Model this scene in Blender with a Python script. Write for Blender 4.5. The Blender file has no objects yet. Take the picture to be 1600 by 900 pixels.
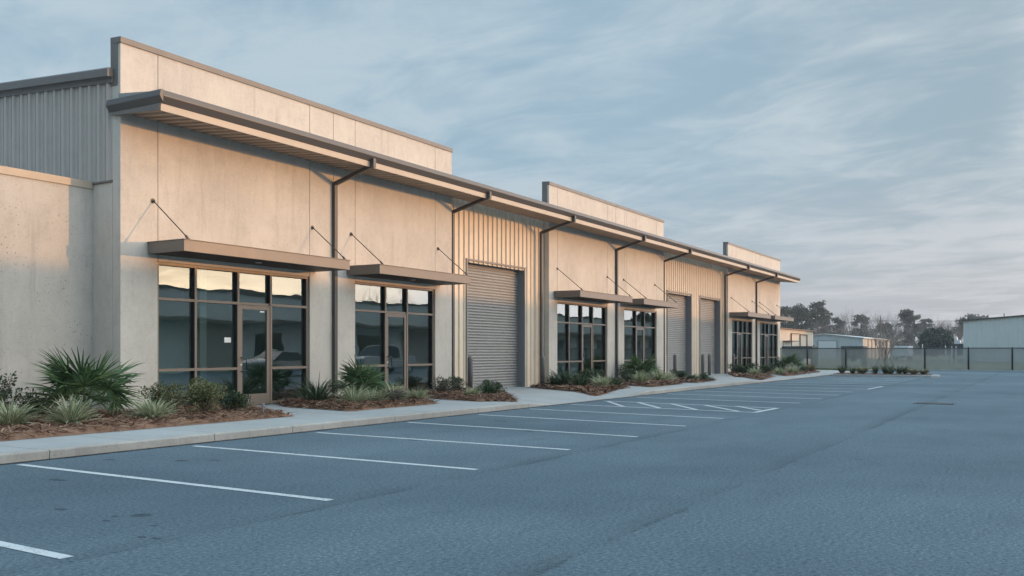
import bpy, bmesh, math, random
from mathutils import Vector, Matrix, noise
R = math.radians
random.seed(7)
sc = bpy.context.scene
COL = sc.collection

# ------------------------------------------------------------------ helpers
class MB:
    """collects geometry (world coordinates, or local when no parent offset)"""
    def __init__(s): s.v = []; s.f = []; s.m = []; s.mi = 0
    def add(s, vs, fs):
        b = len(s.v); s.v += [tuple(p) for p in vs]
        for f in fs: s.f.append(tuple(b + i for i in f)); s.m.append(s.mi)
    def box(s, x0, x1, y0, y1, z0, z1):
        s.add([(x0,y0,z0),(x1,y0,z0),(x1,y1,z0),(x0,y1,z0),(x0,y0,z1),(x1,y0,z1),(x1,y1,z1),(x0,y1,z1)],
              [(0,3,2,1),(4,5,6,7),(0,1,5,4),(1,2,6,5),(2,3,7,6),(3,0,4,7)])
        return s
    def prism(s, prof, axis, a0, a1):
        """prof: closed list of 2-D points, extruded along axis 'x','y' or 'z' """
        def P(p, a):
            if axis == 'x': return (a, p[0], p[1])
            if axis == 'y': return (p[0], a, p[1])
            return (p[0], p[1], a)
        n = len(prof)
        vs = [P(p, a0) for p in prof] + [P(p, a1) for p in prof]
        fs = [(i, (i+1) % n, n + (i+1) % n, n + i) for i in range(n)]
        fs += [tuple(range(n-1, -1, -1)), tuple(range(n, 2*n))]
        s.add(vs, fs); return s
    def sheet(s, prof, axis, a0, a1):
        """open profile extruded: a single skin"""
        def P(p, a):
            if axis == 'x': return (a, p[0], p[1])
            if axis == 'y': return (p[0], a, p[1])
            return (p[0], p[1], a)
        n = len(prof)
        s.add([P(p, a0) for p in prof] + [P(p, a1) for p in prof], [(i, i+1, n+i+1, n+i) for i in range(n-1)])
        return s
    def tube(s, pts, rad, n=8, cap=True):
        pts = [Vector(p) for p in pts]
        if not isinstance(rad, (list, tuple)): rad = [rad]*len(pts)
        vs = []; fs = []
        for i, p in enumerate(pts):
            d = (pts[min(i+1, len(pts)-1)] - pts[max(i-1, 0)]).normalized()
            a = d.cross(Vector((0,0,1)) if abs(d.z) < .9 else Vector((1,0,0))).normalized(); b = d.cross(a)
            for k in range(n):
                t = 2*math.pi*k/n
                vs.append(p + (a*math.cos(t) + b*math.sin(t))*rad[i])
        for i in range(len(pts)-1):
            for k in range(n):
                fs.append((i*n+k, i*n+(k+1) % n, (i+1)*n+(k+1) % n, (i+1)*n+k))
        if cap: fs += [tuple(range(n-1, -1, -1)), tuple(range((len(pts)-1)*n, len(pts)*n))]
        s.add(vs, fs); return s
    def bar(s, p0, p1, w, h):
        p0 = Vector(p0); p1 = Vector(p1); d = (p1-p0).normalized()
        a = d.cross(Vector((0,0,1)) if abs(d.z) < .95 else Vector((1,0,0))).normalized(); b = a.cross(d)
        vs = [p + a*i*w/2 + b*j*h/2 for p in (p0, p1) for i, j in ((-1,-1),(1,-1),(1,1),(-1,1))]
        s.add(vs, [(0,1,2,3),(7,6,5,4),(0,4,5,1),(1,5,6,2),(2,6,7,3),(3,7,4,0)]); return s
    def build(s, name, mat, parent=None, bevel=0, smooth=False, recalc=True):
        me = bpy.data.meshes.new(name)
        off = base(parent)
        me.from_pydata([(x-off[0], y-off[1], z-off[2]) for x, y, z in s.v], [], s.f)
        mats = mat if isinstance(mat, (list, tuple)) else [mat]
        [me.materials.append(m) for m in mats if m]
        if len(mats) > 1:
            for p, i in zip(me.polygons, s.m): p.material_index = i
        if recalc:
            bm = bmesh.new(); bm.from_mesh(me); bmesh.ops.recalc_face_normals(bm, faces=bm.faces); bm.to_mesh(me); bm.free()
        if smooth:
            for p in me.polygons: p.use_smooth = True
        o = bpy.data.objects.new(name, me); COL.objects.link(o)
        if parent: o.parent = parent
        if bevel:
            b = o.modifiers.new('bevel', 'BEVEL'); b.width = bevel; b.segments = 2; b.limit_method = 'ANGLE'
        return o

def base(p):
    v = Vector((0,0,0))
    while p is not None: v += p.location; p = p.parent
    return v
def tag(o, label=None, cat=None, group=None, kind=None):
    if label: o['label'] = label
    if cat: o['category'] = cat
    if group: o['group'] = group
    if kind: o['kind'] = kind
    return o
def thing(name, label, cat, loc=(0,0,0), group=None):
    o = bpy.data.objects.new(name, None); COL.objects.link(o); o.location = loc; o.empty_display_size = .3
    return tag(o, label, cat, group)
def copy_tree(o, parent=None):
    c = o.copy(); COL.objects.link(c)
    if parent: c.parent = parent
    for ch in list(o.children): copy_tree(ch, c)
    return c

# ------------------------------------------------------------------ materials
def mat(name):
    m = bpy.data.materials.new(name); m.use_nodes = True
    nt = m.node_tree; b = nt.nodes['Principled BSDF']
    return m, nt, b
def N(nt, t, **kw):
    n = nt.nodes.new(t)
    for k, v in kw.items():
        if k in n.inputs: n.inputs[k].default_value = v
        else: setattr(n, k, v)
    return n
def L(nt, a, b): nt.links.new(a, b)
def noise_n(nt, vec, scale, detail=4, rough=.55, dist=0):
    n = N(nt, 'ShaderNodeTexNoise'); n.inputs['Scale'].default_value = scale; n.inputs['Detail'].default_value = detail
    n.inputs['Roughness'].default_value = rough; n.inputs['Distortion'].default_value = dist
    L(nt, vec, n.inputs['Vector']); return n.outputs['Fac']
def ramp(nt, fac, stops):
    r = N(nt, 'ShaderNodeValToRGB'); e = r.color_ramp.elements
    while len(e) < len(stops): e.new(.5)
    for el, (p, c) in zip(e, stops):
        el.position = p; el.color = (*c, 1) if len(c) == 3 else c
    L(nt, fac, r.inputs[0]); return r.outputs[0]
def mixc(nt, fac, a, b, mode='MIX'):
    n = N(nt, 'ShaderNodeMix', data_type='RGBA', blend_type=mode)
    for i, v in ((0, fac), (6, a), (7, b)):
        if hasattr(v, 'is_linked') or isinstance(v, bpy.types.NodeSocket): L(nt, v, n.inputs[i])
        elif i == 0: n.inputs[0].default_value = v
        else: n.inputs[i].default_value = (*v, 1)
    return n.outputs[2]
def math_n(nt, op, a, b=None, c=None, clamp=False):
    n = N(nt, 'ShaderNodeMath', operation=op); n.use_clamp = clamp
    for i, v in enumerate((a, b, c)):
        if v is None: continue
        if isinstance(v, bpy.types.NodeSocket): L(nt, v, n.inputs[i])
        else: n.inputs[i].default_value = v
    return n.outputs[0]
def smooth(nt, v, a, b):
    n = N(nt, 'ShaderNodeMapRange', interpolation_type='SMOOTHSTEP')
    L(nt, v, n.inputs[0]); n.inputs[1].default_value = a; n.inputs[2].default_value = b
    return n.outputs[0]
def coords(nt, scale=(1,1,1), kind='Object', rot=(0,0,0)):
    if kind == 'World': src = N(nt, 'ShaderNodeNewGeometry').outputs['Position']
    else: src = N(nt, 'ShaderNodeTexCoord').outputs[kind]
    m = N(nt, 'ShaderNodeMapping'); m.inputs['Scale'].default_value = scale; m.inputs['Rotation'].default_value = rot
    L(nt, src, m.inputs['Vector']); return m.outputs[0]
def bump(nt, b, h, strength=.3, dist=.01):
    n = N(nt, 'ShaderNodeBump'); n.inputs['Strength'].default_value = strength; n.inputs['Distance'].default_value = dist
    L(nt, h, n.inputs['Height']); L(nt, n.outputs[0], b.inputs['Normal'])

def concrete(name, c1, c2, pits=.5, streak=.35, rough=.85):
    m, nt, b = mat(name)
    w = coords(nt, kind='World')
    big = noise_n(nt, w, .55, 5, .6); mid = noise_n(nt, w, 3.2, 6, .65); fine = noise_n(nt, w, 38, 4, .7)
    col = ramp(nt, big, [(.3, c2), (.68, c1)])
    col = mixc(nt, math_n(nt, 'MULTIPLY', smooth(nt, mid, .45, .75), .35), col, tuple(x*.8 for x in c2))
    st = noise_n(nt, coords(nt, (2.1, 2.1, .16), 'World'), 1.7, 5, .65)
    col = mixc(nt, math_n(nt, 'MULTIPLY', smooth(nt, st, .56, .78), streak), col, tuple(x*.62 for x in c2))
    col = mixc(nt, .16, col, ramp(nt, fine, [(.3, (.2,.2,.2)), (.7, (.8,.78,.75))]), 'OVERLAY')
    sv = noise_n(nt, coords(nt, (5, 5, 1.0), 'World'), 1.3, 7, .8)
    col = mixc(nt, math_n(nt, 'MULTIPLY', smooth(nt, sv, .52, .72), streak*.55), col, tuple(x*.70 for x in c2))
    col = mixc(nt, math_n(nt, 'MULTIPLY', smooth(nt, sv, .50, .34), streak*.5), col, tuple(min(1,x*1.12) for x in c1))
    vo = N(nt, 'ShaderNodeTexVoronoi'); vo.inputs['Scale'].default_value = 11; vo.inputs['Randomness'].default_value = 1
    L(nt, w, vo.inputs['Vector'])
    pit = math_n(nt, 'MULTIPLY', math_n(nt, 'SUBTRACT', 1, smooth(nt, vo.outputs['Distance'], .06, .2)), smooth(nt, noise_n(nt, w, 1.3, 4, .7), .36, .66))
    col = mixc(nt, math_n(nt, 'MULTIPLY', pit, pits), col, tuple(x*.35 for x in c2))
    L(nt, col, b.inputs['Base Color']); b.inputs['Roughness'].default_value = rough
    h = math_n(nt, 'SUBTRACT', math_n(nt, 'ADD', math_n(nt, 'MULTIPLY', fine, .35), math_n(nt, 'MULTIPLY', mid, .5)), pit)
    bump(nt, b, h, .35, .006)
    return m
def paint(name, c, rough=.5, var=.12, metal=0, scale=2.5, dirt=(.2,.18,.16)):
    m, nt, b = mat(name)
    w = coords(nt, kind='World')
    n1 = noise_n(nt, w, scale, 5, .6)
    col = mixc(nt, math_n(nt, 'MULTIPLY', smooth(nt, n1, .42, .8), var*2), c, tuple(c[i]*.5 + dirt[i]*.3 for i in range(3)))
    st = noise_n(nt, coords(nt, (5,5,.25), 'World'), 2.2, 4, .6)
    col = mixc(nt, math_n(nt, 'MULTIPLY', smooth(nt, st, .55, .8), var), col, tuple(x*.6 for x in c))
    L(nt, col, b.inputs['Base Color']); b.inputs['Roughness'].default_value = rough; b.inputs['Metallic'].default_value = metal
    r = N(nt, 'ShaderNodeMapRange'); L(nt, n1, r.inputs[0]); r.inputs[3].default_value = rough-.1; r.inputs[4].default_value = rough+.12
    L(nt, r.outputs[0], b.inputs['Roughness'])
    return m
def leafmat(name, stops, rough=.5, trans=.25):
    m, nt, b = mat(name)
    g = N(nt, 'ShaderNodeNewGeometry'); oi = N(nt, 'ShaderNodeObjectInfo')
    f = math_n(nt, 'ADD', math_n(nt, 'MULTIPLY', g.outputs['Random Per Island'], .85), math_n(nt, 'MULTIPLY', oi.outputs['Random'], .15))
    col = ramp(nt, f, stops)
    L(nt, col, b.inputs['Base Color']); b.inputs['Roughness'].default_value = rough
    b.inputs['Specular IOR Level'].default_value = .35
    tr = N(nt, 'ShaderNodeBsdfTranslucent'); L(nt, col, tr.inputs['Color'])
    mx = N(nt, 'ShaderNodeMixShader'); mx.inputs[0].default_value = trans
    L(nt, b.outputs[0], mx.inputs[1]); L(nt, tr.outputs[0], mx.inputs[2])
    L(nt, mx.outputs[0], nt.nodes['Material Output'].inputs['Surface'])
    return m

M = {}
M['wall'] = concrete('tan concrete', (.60,.56,.50), (.49,.455,.41), pits=.35, streak=.55)
M['wing'] = concrete('pitted concrete', (.53,.50,.455), (.42,.395,.36), pits=1.0, streak=.4)
M['walk'] = concrete('sidewalk concrete', (.375,.39,.39), (.315,.33,.33), pits=.1, streak=.0)
M['kerb'] = concrete('kerb concrete', (.44,.42,.385), (.30,.285,.26), pits=.6, streak=.5)
M['coping'] = paint('brown grey coping metal', (.155,.142,.132), .45)
M['bronze'] = paint('bronze aluminium', (.215,.165,.13), .38, .08)
M['awning'] = paint('taupe awning metal', (.185,.152,.127), .42, .1)
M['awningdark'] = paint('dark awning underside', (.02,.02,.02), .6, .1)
M['post'] = paint('charcoal steel', (.07,.064,.06), .45, .1)
M['gutter'] = paint('grey gutter metal', (.09,.083,.079), .4, .1)
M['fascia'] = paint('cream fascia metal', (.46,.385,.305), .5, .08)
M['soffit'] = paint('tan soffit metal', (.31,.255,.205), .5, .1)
M['siding'] = paint('tan ribbed siding', (.70,.585,.455), .48, .12)
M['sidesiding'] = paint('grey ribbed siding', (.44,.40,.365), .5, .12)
M['door'] = paint('grey roller door', (.275,.27,.262), .45, .1)
M['jamb'] = paint('grey jamb trim', (.22,.22,.225), .5, .1)
M['bollard'] = paint('dark grey bollard paint', (.135,.13,.12), .5, .12)
M['roof'] = paint('grey roof sheet', (.3,.3,.3), .6, .12)
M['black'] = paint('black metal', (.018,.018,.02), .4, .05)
M['white'] = paint('white sticker', (.75,.75,.73), .5, .05)
M['interior'] = paint('pale interior plaster', (.66,.78,.73), .9, .1)
M['intcol'] = paint('pale interior column', (.75,.8,.78), .7, .05)
M['stripe'] = None

def asphalt():
    m, nt, b = mat('weathered asphalt')
    w = coords(nt, kind='World')
    sep = N(nt, 'ShaderNodeSeparateXYZ'); L(nt, w, sep.inputs[0])
    big = noise_n(nt, w, .18, 5, .6); mid = noise_n(nt, coords(nt, (.35, 1.2, 1), 'World'), 1.1, 5, .65); fine = noise_n(nt, w, 30, 5, .85); grit = noise_n(nt, w, 160, 2, .8)
    grain = noise_n(nt, coords(nt, (1.0, 1.0, 1), 'World'), 27, 4, .95)
    col = ramp(nt, big, [(.34, (.074,.112,.139)), (.66, (.122,.170,.200))])
    col = mixc(nt, math_n(nt, 'MULTIPLY', smooth(nt, mid, .48, .75), .5), col, (.070,.104,.130))
    col = mixc(nt, 1.0, col, ramp(nt, grain, [(.33, (.30,.30,.30)), (.5, (.95,.95,.95)), (.66, (1.7,1.7,1.68))]), 'MULTIPLY')
    col = mixc(nt, smooth(nt, grit, .68, .8), col, (.30,.35,.37))
    # paving lane seams, 2.92 m apart along the lot
    wob = math_n(nt, 'MULTIPLY', math_n(nt, 'SUBTRACT', noise_n(nt, w, .9, 5, .65), .5), .26)
    yy = math_n(nt, 'ADD', sep.outputs['Y'], wob)
    sg = math_n(nt, 'SUBTRACT', math_n(nt, 'FRACT', math_n(nt, 'ADD', math_n(nt, 'DIVIDE', yy, 2.92), .5)), .5)
    seam = math_n(nt, 'ABSOLUTE', sg)
    rag = smooth(nt, grain, .62, .42)
    thin = math_n(nt, 'MULTIPLY', math_n(nt, 'SUBTRACT', 1, smooth(nt, seam, .002, .02)), rag)
    wide = math_n(nt, 'MULTIPLY', math_n(nt, 'SUBTRACT', 1, smooth(nt, sg, .0, .13)), smooth(nt, sg, -.012, .0))
    lim = math_n(nt, 'MULTIPLY', math_n(nt, 'LESS_THAN', sep.outputs['Y'], 7.5), math_n(nt, 'GREATER_THAN', sep.outputs['Y'], 1.4))
    patchy = smooth(nt, noise_n(nt, w, .45, 4, .6), .32, .62)
    sf = math_n(nt, 'MULTIPLY', math_n(nt, 'MULTIPLY', math_n(nt, 'ADD', math_n(nt, 'MULTIPLY', thin, .45), math_n(nt, 'MULTIPLY', wide, .30)), lim), patchy)
    col = mixc(nt, sf, col, (.026,.044,.054))
    # long thin drag scuffs
    sc_ = noise_n(nt, coords(nt, (.25, 3.2, 1), 'World', (0,0,.12)), 1.6, 3, .6)
    col = mixc(nt, math_n(nt, 'MULTIPLY', math_n(nt, 'MULTIPLY', smooth(nt, sc_, .66, .74), smooth(nt, fine, .35, .6)), .4), col, (.06,.066,.072))
    # crumbly dirt against the kerb
    ed = math_n(nt, 'ADD', sep.outputs['Y'], math_n(nt, 'MULTIPLY', math_n(nt, 'SUBTRACT', noise_n(nt, w, 5, 4, .7), .5), .45))
    col = mixc(nt, math_n(nt, 'MULTIPLY', smooth(nt, ed, 11.47, 11.60), .85), col, (.018,.022,.025))
    for sx, sy, rx_, ry_ in ((5.38,6.96,.085,.10),(5.21,7.83,.05,.08),(5.05,6.95,.03,.05),(4.75,6.14,.035,.05),(4.77,6.0,.03,.05),(5.11,6.47,.03,.04),(8.33,9.94,.08,.13),(7.93,10.91,.05,.10),(6.38,9.67,.06,.14),(5.23,7.1,.03,.05),(8.6,9.6,.05,.1),(12.2,9.0,.09,.16),(14.6,8.2,.06,.12),(16.4,9.9,.08,.2)):
        dx_ = math_n(nt, 'DIVIDE', math_n(nt, 'SUBTRACT', sep.outputs['X'], sx), rx_); dy_ = math_n(nt, 'DIVIDE', math_n(nt, 'SUBTRACT', yy, sy), ry_)
        r2 = math_n(nt, 'ADD', math_n(nt, 'MULTIPLY', dx_, dx_), math_n(nt, 'MULTIPLY', dy_, dy_))
        col = mixc(nt, math_n(nt, 'MULTIPLY', math_n(nt, 'SUBTRACT', 1, smooth(nt, r2, .6, 1.3)), .62), col, (.016,.026,.033))
    # drips and oil spots
    vo = N(nt, 'ShaderNodeTexVoronoi'); vo.inputs['Scale'].default_value = .9; L(nt, mix_vec(nt, w, .04), vo.inputs['Vector'])
    spot = math_n(nt, 'MULTIPLY', math_n(nt, 'SUBTRACT', 1, smooth(nt, vo.outputs['Distance'], .05, .075)), smooth(nt, noise_n(nt, w, .33, 2), .56, .6))
    col = mixc(nt, math_n(nt, 'MULTIPLY', spot, .55), col, (.04,.045,.045))
    L(nt, col, b.inputs['Base Color'])
    b.inputs['Roughness'].default_value = .85; b.inputs['Specular IOR Level'].default_value = .25
    bump(nt, b, math_n(nt, 'ADD', math_n(nt, 'MULTIPLY', grain, 1.2), math_n(nt, 'MULTIPLY', grit, .4)), .7, .012)
    return m
def mix_vec(nt, w, amt):
    n = N(nt, 'ShaderNodeTexNoise'); n.inputs['Scale'].default_value = 3; L(nt, w, n.inputs['Vector'])
    v = N(nt, 'ShaderNodeVectorMath', operation='MULTIPLY_ADD'); L(nt, n.outputs['Color'], v.inputs[0]); v.inputs[1].default_value = (amt,)*3; L(nt, w, v.inputs[2])
    return v.outputs[0]
M['asphalt'] = asphalt()

def stripe_mat():
    m, nt, b = mat('worn white line paint')
    w = coords(nt, kind='World')
    fine = noise_n(nt, w, 45, 3, .75); mid = noise_n(nt, w, 4, 5, .65)
    wear = smooth(nt, math_n(nt, 'ADD', math_n(nt, 'MULTIPLY', fine, .6), math_n(nt, 'MULTIPLY', mid, .4)), .49, .63)
    col = mixc(nt, math_n(nt, 'MULTIPLY', wear, .75), (.52,.55,.56), (.16,.19,.21))
    L(nt, col, b.inputs['Base Color']); b.inputs['Roughness'].default_value = .7
    bump(nt, b, fine, .3, .004)
    return m
M['stripe'] = stripe_mat()

def glass_mat():
    m, nt, b = mat('tinted reflective glass'); nt.nodes.remove(b)
    fr = N(nt, 'ShaderNodeFresnel'); fr.inputs['IOR'].default_value = 3.0
    tr = N(nt, 'ShaderNodeBsdfTransparent'); tr.inputs['Color'].default_value = (.70,.93,.86,1)
    gl = N(nt, 'ShaderNodeBsdfGlossy'); gl.inputs['Roughness'].default_value = .003; gl.inputs['Color'].default_value = (.97,.97,.95,1)
    bp = N(nt, 'ShaderNodeBump'); bp.inputs['Strength'].default_value = .12; bp.inputs['Distance'].default_value = .02
    L(nt, noise_n(nt, coords(nt, (1,1,1.6), 'World'), .9, 2, .4), bp.inputs['Height']); L(nt, bp.outputs[0], gl.inputs['Normal'])
    mx = N(nt, 'ShaderNodeMixShader'); L(nt, fr.outputs[0], mx.inputs[0]); L(nt, tr.outputs[0], mx.inputs[1]); L(nt, gl.outputs[0], mx.inputs[2])
    L(nt, mx.outputs[0], nt.nodes['Material Output'].inputs['Surface'])
    return m
M['glass'] = glass_mat()

def ground_mat():
    m, nt, b = mat('dry winter grass field')
    w = coords(nt, kind='World')
    col = ramp(nt, noise_n(nt, w, .12, 6, .65), [(.35, (.075,.095,.045)), (.65, (.15,.14,.085))])
    col = mixc(nt, .5, col, ramp(nt, noise_n(nt, w, 12, 4, .7), [(.3, (.25,.25,.25)), (.7, (.75,.75,.75))]), 'OVERLAY')
    L(nt, col, b.inputs['Base Color']); b.inputs['Roughness'].default_value = .9
    return m
M['ground'] = ground_mat()
def straw_mat():
    m, nt, b = mat('pine straw')
    g = N(nt, 'ShaderNodeNewGeometry')
    w = coords(nt, kind='World')
    col = ramp(nt, g.outputs['Random Per Island'], [(0, (.055,.028,.018)), (.4, (.17,.085,.05)), (.8, (.31,.17,.10)), (1, (.46,.31,.20))])
    col = mixc(nt, .5, col, ramp(nt, noise_n(nt, w, 16, 5, .75), [(.3, (.15,.15,.15)), (.7, (.7,.7,.7))]), 'OVERLAY')
    L(nt, col, b.inputs['Base Color']); b.inputs['Roughness'].default_value = .75
    return m
M['straw'] = straw_mat()
M['palm'] = leafmat('palmetto leaf', [(0,(.035,.075,.03)),(.5,(.09,.165,.07)),(.85,(.18,.27,.115)),(1,(.34,.34,.17))], .42, .2)
M['blade_pale'] = leafmat('cream blade edge', [(0,(.36,.40,.24)),(.5,(.56,.56,.37)),(1,(.70,.67,.46))], .5, .25)
M['blade_green'] = leafmat('green blade', [(0,(.07,.12,.06)),(.6,(.15,.21,.11)),(1,(.25,.30,.17))], .5, .25)
M['spiky'] = leafmat('dark strap leaf', [(0,(.03,.06,.03)),(.6,(.065,.11,.055)),(1,(.16,.20,.11))], .45, .2)
M['olive'] = leafmat('olive shrub leaf', [(0,(.045,.065,.022)),(.5,(.13,.15,.06)),(.85,(.24,.23,.10)),(1,(.34,.29,.15))], .45, .22)
M['darkleaf'] = leafmat('dark shrub leaf', [(0,(.02,.038,.018)),(.6,(.045,.08,.036)),(1,(.11,.14,.065))], .42, .2)
M['greyleaf'] = leafmat('grey twiggy leaf', [(0,(.05,.05,.035)),(.5,(.12,.115,.085)),(1,(.25,.23,.18))], .6, .2)
M['straw_grass'] = leafmat('dry ornamental grass', [(0,(.14,.13,.06)),(.5,(.26,.23,.13)),(1,(.40,.35,.22))], .6, .3)
M['island'] = leafmat('grey green island grass', [(0,(.035,.06,.03)),(.6,(.09,.12,.065)),(1,(.2,.21,.13))], .5, .25)
M['stem'] = paint('woody stem', (.12,.085,.06), .8)
M['bark'] = paint('grey brown bark', (.15,.125,.105), .9)
M['palebark'] = paint('pale smooth bark', (.34,.29,.25), .8)
M['pine'] = leafmat('pine needle clump', [(0,(.018,.032,.018)),(.5,(.035,.055,.03)),(1,(.07,.09,.045))], .6, .15)
M['oak'] = leafmat('evergreen oak leaf', [(0,(.012,.026,.014)),(.6,(.026,.045,.022)),(1,(.05,.07,.035))], .55, .15)
M['twig'] = paint('bare winter twigs', (.17,.145,.125), .9)
M['thicket'] = leafmat('grey brown thicket', [(0,(.055,.055,.04)),(.5,(.11,.105,.08)),(1,(.18,.165,.13))], .8, .15)
def fence_screen():
    m, nt, b = mat('grey fence windscreen')
    w = coords(nt, kind='World')
    col = mixc(nt, noise_n(nt, w, .6, 4), (.30,.30,.285), (.38,.375,.355))
    L(nt, col, b.inputs['Base Color']); b.inputs['Roughness'].default_value = .9
    tr = N(nt, 'ShaderNodeBsdfTransparent'); mx = N(nt, 'ShaderNodeMixShader'); mx.inputs[0].default_value = .70
    L(nt, tr.outputs[0], mx.inputs[1]); L(nt, b.outputs[0], mx.inputs[2])
    L(nt, mx.outputs[0], nt.nodes['Material Output'].inputs['Surface'])
    return m
M['screen'] = fence_screen()
M['bluemetal'] = paint('pale blue grey metal', (.54,.58,.59), .5, .1, scale=.4)
M['bluemetal2'] = paint('blue grey metal gable', (.43,.465,.485), .5, .1, scale=.4)
M['creammetal'] = paint('cream metal siding', (.58,.51,.44), .55, .12, scale=.4)
M['whitemetal'] = paint('white metal', (.62,.63,.64), .5, .1)
M['brownroof'] = paint('brown flashing', (.16,.12,.10), .6, .1)
M['darkbox'] = paint('dark tarpaulin', (.035,.04,.042), .7, .1)
M['wood'] = paint('weathered wood', (.2,.17,.14), .9)
M['carpaint'] = paint('silver car paint', (.45,.47,.49), .25, .03, .3)
M['carglass'] = paint('dark car glass', (.02,.025,.03), .08, .02)
M['tyre'] = paint('tyre rubber', (.025,.025,.025), .8, .05)
M['oppwall'] = paint('pale block wall', (.70,.73,.71), .85, .15, scale=.5)

# ------------------------------------------------------------------ camera, sky, sun
EL, AZ = 3.6, 32.0            # sun elevation; degrees from -Y towards +X
cam = bpy.data.cameras.new('camera'); co = bpy.data.objects.new('camera', cam); COL.objects.link(co)
co.location = (0, 0, 1.45); co.rotation_euler = (R(90), 0, R(30.344 - 90))
cam.sensor_width = 36; cam.lens = 32.4; cam.shift_y = 99/1600; cam.clip_end = 6000; cam.clip_start = .05
sc.camera = co
sun = bpy.data.lights.new('sun', 'SUN'); so = bpy.data.objects.new('sun', sun); COL.objects.link(so)
sd = Vector((math.sin(R(AZ))*math.cos(R(EL)), -math.cos(R(AZ))*math.cos(R(EL)), math.sin(R(EL))))
so.rotation_euler = (-sd).to_track_quat('-Z', 'Y').to_euler(); so.location = (60, -60, 40)
sun.energy = 3.3; sun.angle = R(.6); sun.color = (1, .47, .15)

wd = bpy.data.worlds.new('World'); sc.world = wd; wd.use_nodes = True
nt = wd.node_tree; bg = nt.nodes['Background']
sky = N(nt, 'ShaderNodeTexSky', sky_type='NISHITA'); sky.sun_disc = False
sky.sun_elevation = R(EL); sky.sun_rotation = R(180 - AZ); sky.altitude = 0; sky.air_density = 1.0; sky.dust_density = 2.0; sky.ozone_density = 1.5
tc = N(nt, 'ShaderNodeTexCoord'); sep = N(nt, 'ShaderNodeSeparateXYZ'); L(nt, tc.outputs['Generated'], sep.inputs[0])
zc = math_n(nt, 'MAXIMUM', sep.outputs['Z'], 0.0)
den = math_n(nt, 'ADD', zc, .10)
px = math_n(nt, 'DIVIDE', sep.outputs['X'], den); py = math_n(nt, 'DIVIDE', sep.outputs['Y'], den)
cv = N(nt, 'ShaderNodeCombineXYZ'); L(nt, px, cv.inputs[0]); L(nt, py, cv.inputs[1])
al = math_n(nt, 'ADD', math_n(nt, 'MULTIPLY', px, .18), math_n(nt, 'MULTIPLY', py, .98))
ac = math_n(nt, 'SUBTRACT', math_n(nt, 'MULTIPLY', px, .98), math_n(nt, 'MULTIPLY', py, .18))
cv = N(nt, 'ShaderNodeCombineXYZ'); L(nt, math_n(nt, 'MULTIPLY', al, .72), cv.inputs[0]); L(nt, math_n(nt, 'ADD', ac, 2.3), cv.inputs[1])
n1 = noise_n(nt, cv.outputs[0], .85, 9, .58, .4)
n2 = noise_n(nt, cv.outputs[0], 2.9, 8, .62, .5)
n3 = noise_n(nt, cv.outputs[0], .45, 4, .5, .3)
cl = smooth(nt, math_n(nt, 'ADD', math_n(nt, 'MULTIPLY', n1, .55), math_n(nt, 'MULTIPLY', n2, .45)), .41, .60)
dk = smooth(nt, math_n(nt, 'ADD', math_n(nt, 'MULTIPLY', n3, .6), math_n(nt, 'MULTIPLY', n2, .4)), .46, .62)
dt = N(nt, 'ShaderNodeVectorMath', operation='DOT_PRODUCT'); L(nt, tc.outputs['Generated'], dt.inputs[0]); dt.inputs[1].default_value = tuple(sd)
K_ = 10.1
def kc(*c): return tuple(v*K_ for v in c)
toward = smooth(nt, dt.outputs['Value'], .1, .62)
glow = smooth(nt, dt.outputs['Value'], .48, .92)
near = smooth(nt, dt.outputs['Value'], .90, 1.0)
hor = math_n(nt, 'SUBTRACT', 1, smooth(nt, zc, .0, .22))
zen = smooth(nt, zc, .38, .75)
# cloud sheet and clear veil between the clouds: cool away from the sun, warm and bright towards it
ccol = mixc(nt, toward, kc(.55,.655,.72), kc(.68,.725,.75))
ccol = mixc(nt, math_n(nt, 'MULTIPLY', hor, .7), ccol, kc(.68,.655,.67))
veil = mixc(nt, toward, kc(.38,.545,.68), kc(.385,.50,.585))
veil = mixc(nt, math_n(nt, 'MULTIPLY', hor, .75), veil, kc(.60,.60,.66))
skyb = mixc(nt, 1.0, sky.outputs[0], (2.0,2.0,2.0), 'MULTIPLY')
tot = mixc(nt, .8, skyb, veil)
tot = mixc(nt, math_n(nt, 'MULTIPLY', dk, .65), tot, mixc(nt, hor, kc(.35,.45,.53), kc(.50,.52,.57)))
tot = mixc(nt, math_n(nt, 'MULTIPLY', cl, .68), tot, ccol)
tot = mixc(nt, zen, tot, kc(.85,1.22,1.5))  # overhead sky above the frame, brightened as extra fill for facade and ground
tot = mixc(nt, glow, tot, mixc(nt, cl, kc(2.7,2.8,2.9), kc(3.0,2.95,2.9)))  # sun-side sky behind the camera, boosted to light the facade
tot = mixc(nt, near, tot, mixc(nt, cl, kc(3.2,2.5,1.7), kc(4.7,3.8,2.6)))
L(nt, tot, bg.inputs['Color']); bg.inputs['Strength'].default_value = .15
sc.view_settings.view_transform = 'Standard'; sc.view_settings.look = 'None'; sc.view_settings.gamma = 1
sc.view_settings.exposure = -.6; sc.view_settings.use_curve_mapping = False
try:
    sc.cycles.max_bounces = 6; sc.cycles.transparent_max_bounces = 12; sc.cycles.use_denoising = True
    sc.cycles.sample_clamp_indirect = 4
except Exception: pass

# ------------------------------------------------------------------ ground
MB().add if False else None
g = MB(); g.add([(-900,-900,-.03),(1500,-900,-.03),(1500,900,-.03),(-900,900,-.03)], [(0,1,2,3)])
tag(g.build('ground', M['ground'], recalc=False), kind='structure')
a = MB(); a.add([(-45,-17.9,0),(75.6,-17.9,0),(75.6,11.64,0),(-45,11.64,0)], [(0,1,2,3)])
tag(a.build('parking_lot', M['asphalt'], recalc=False), kind='structure')

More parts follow.
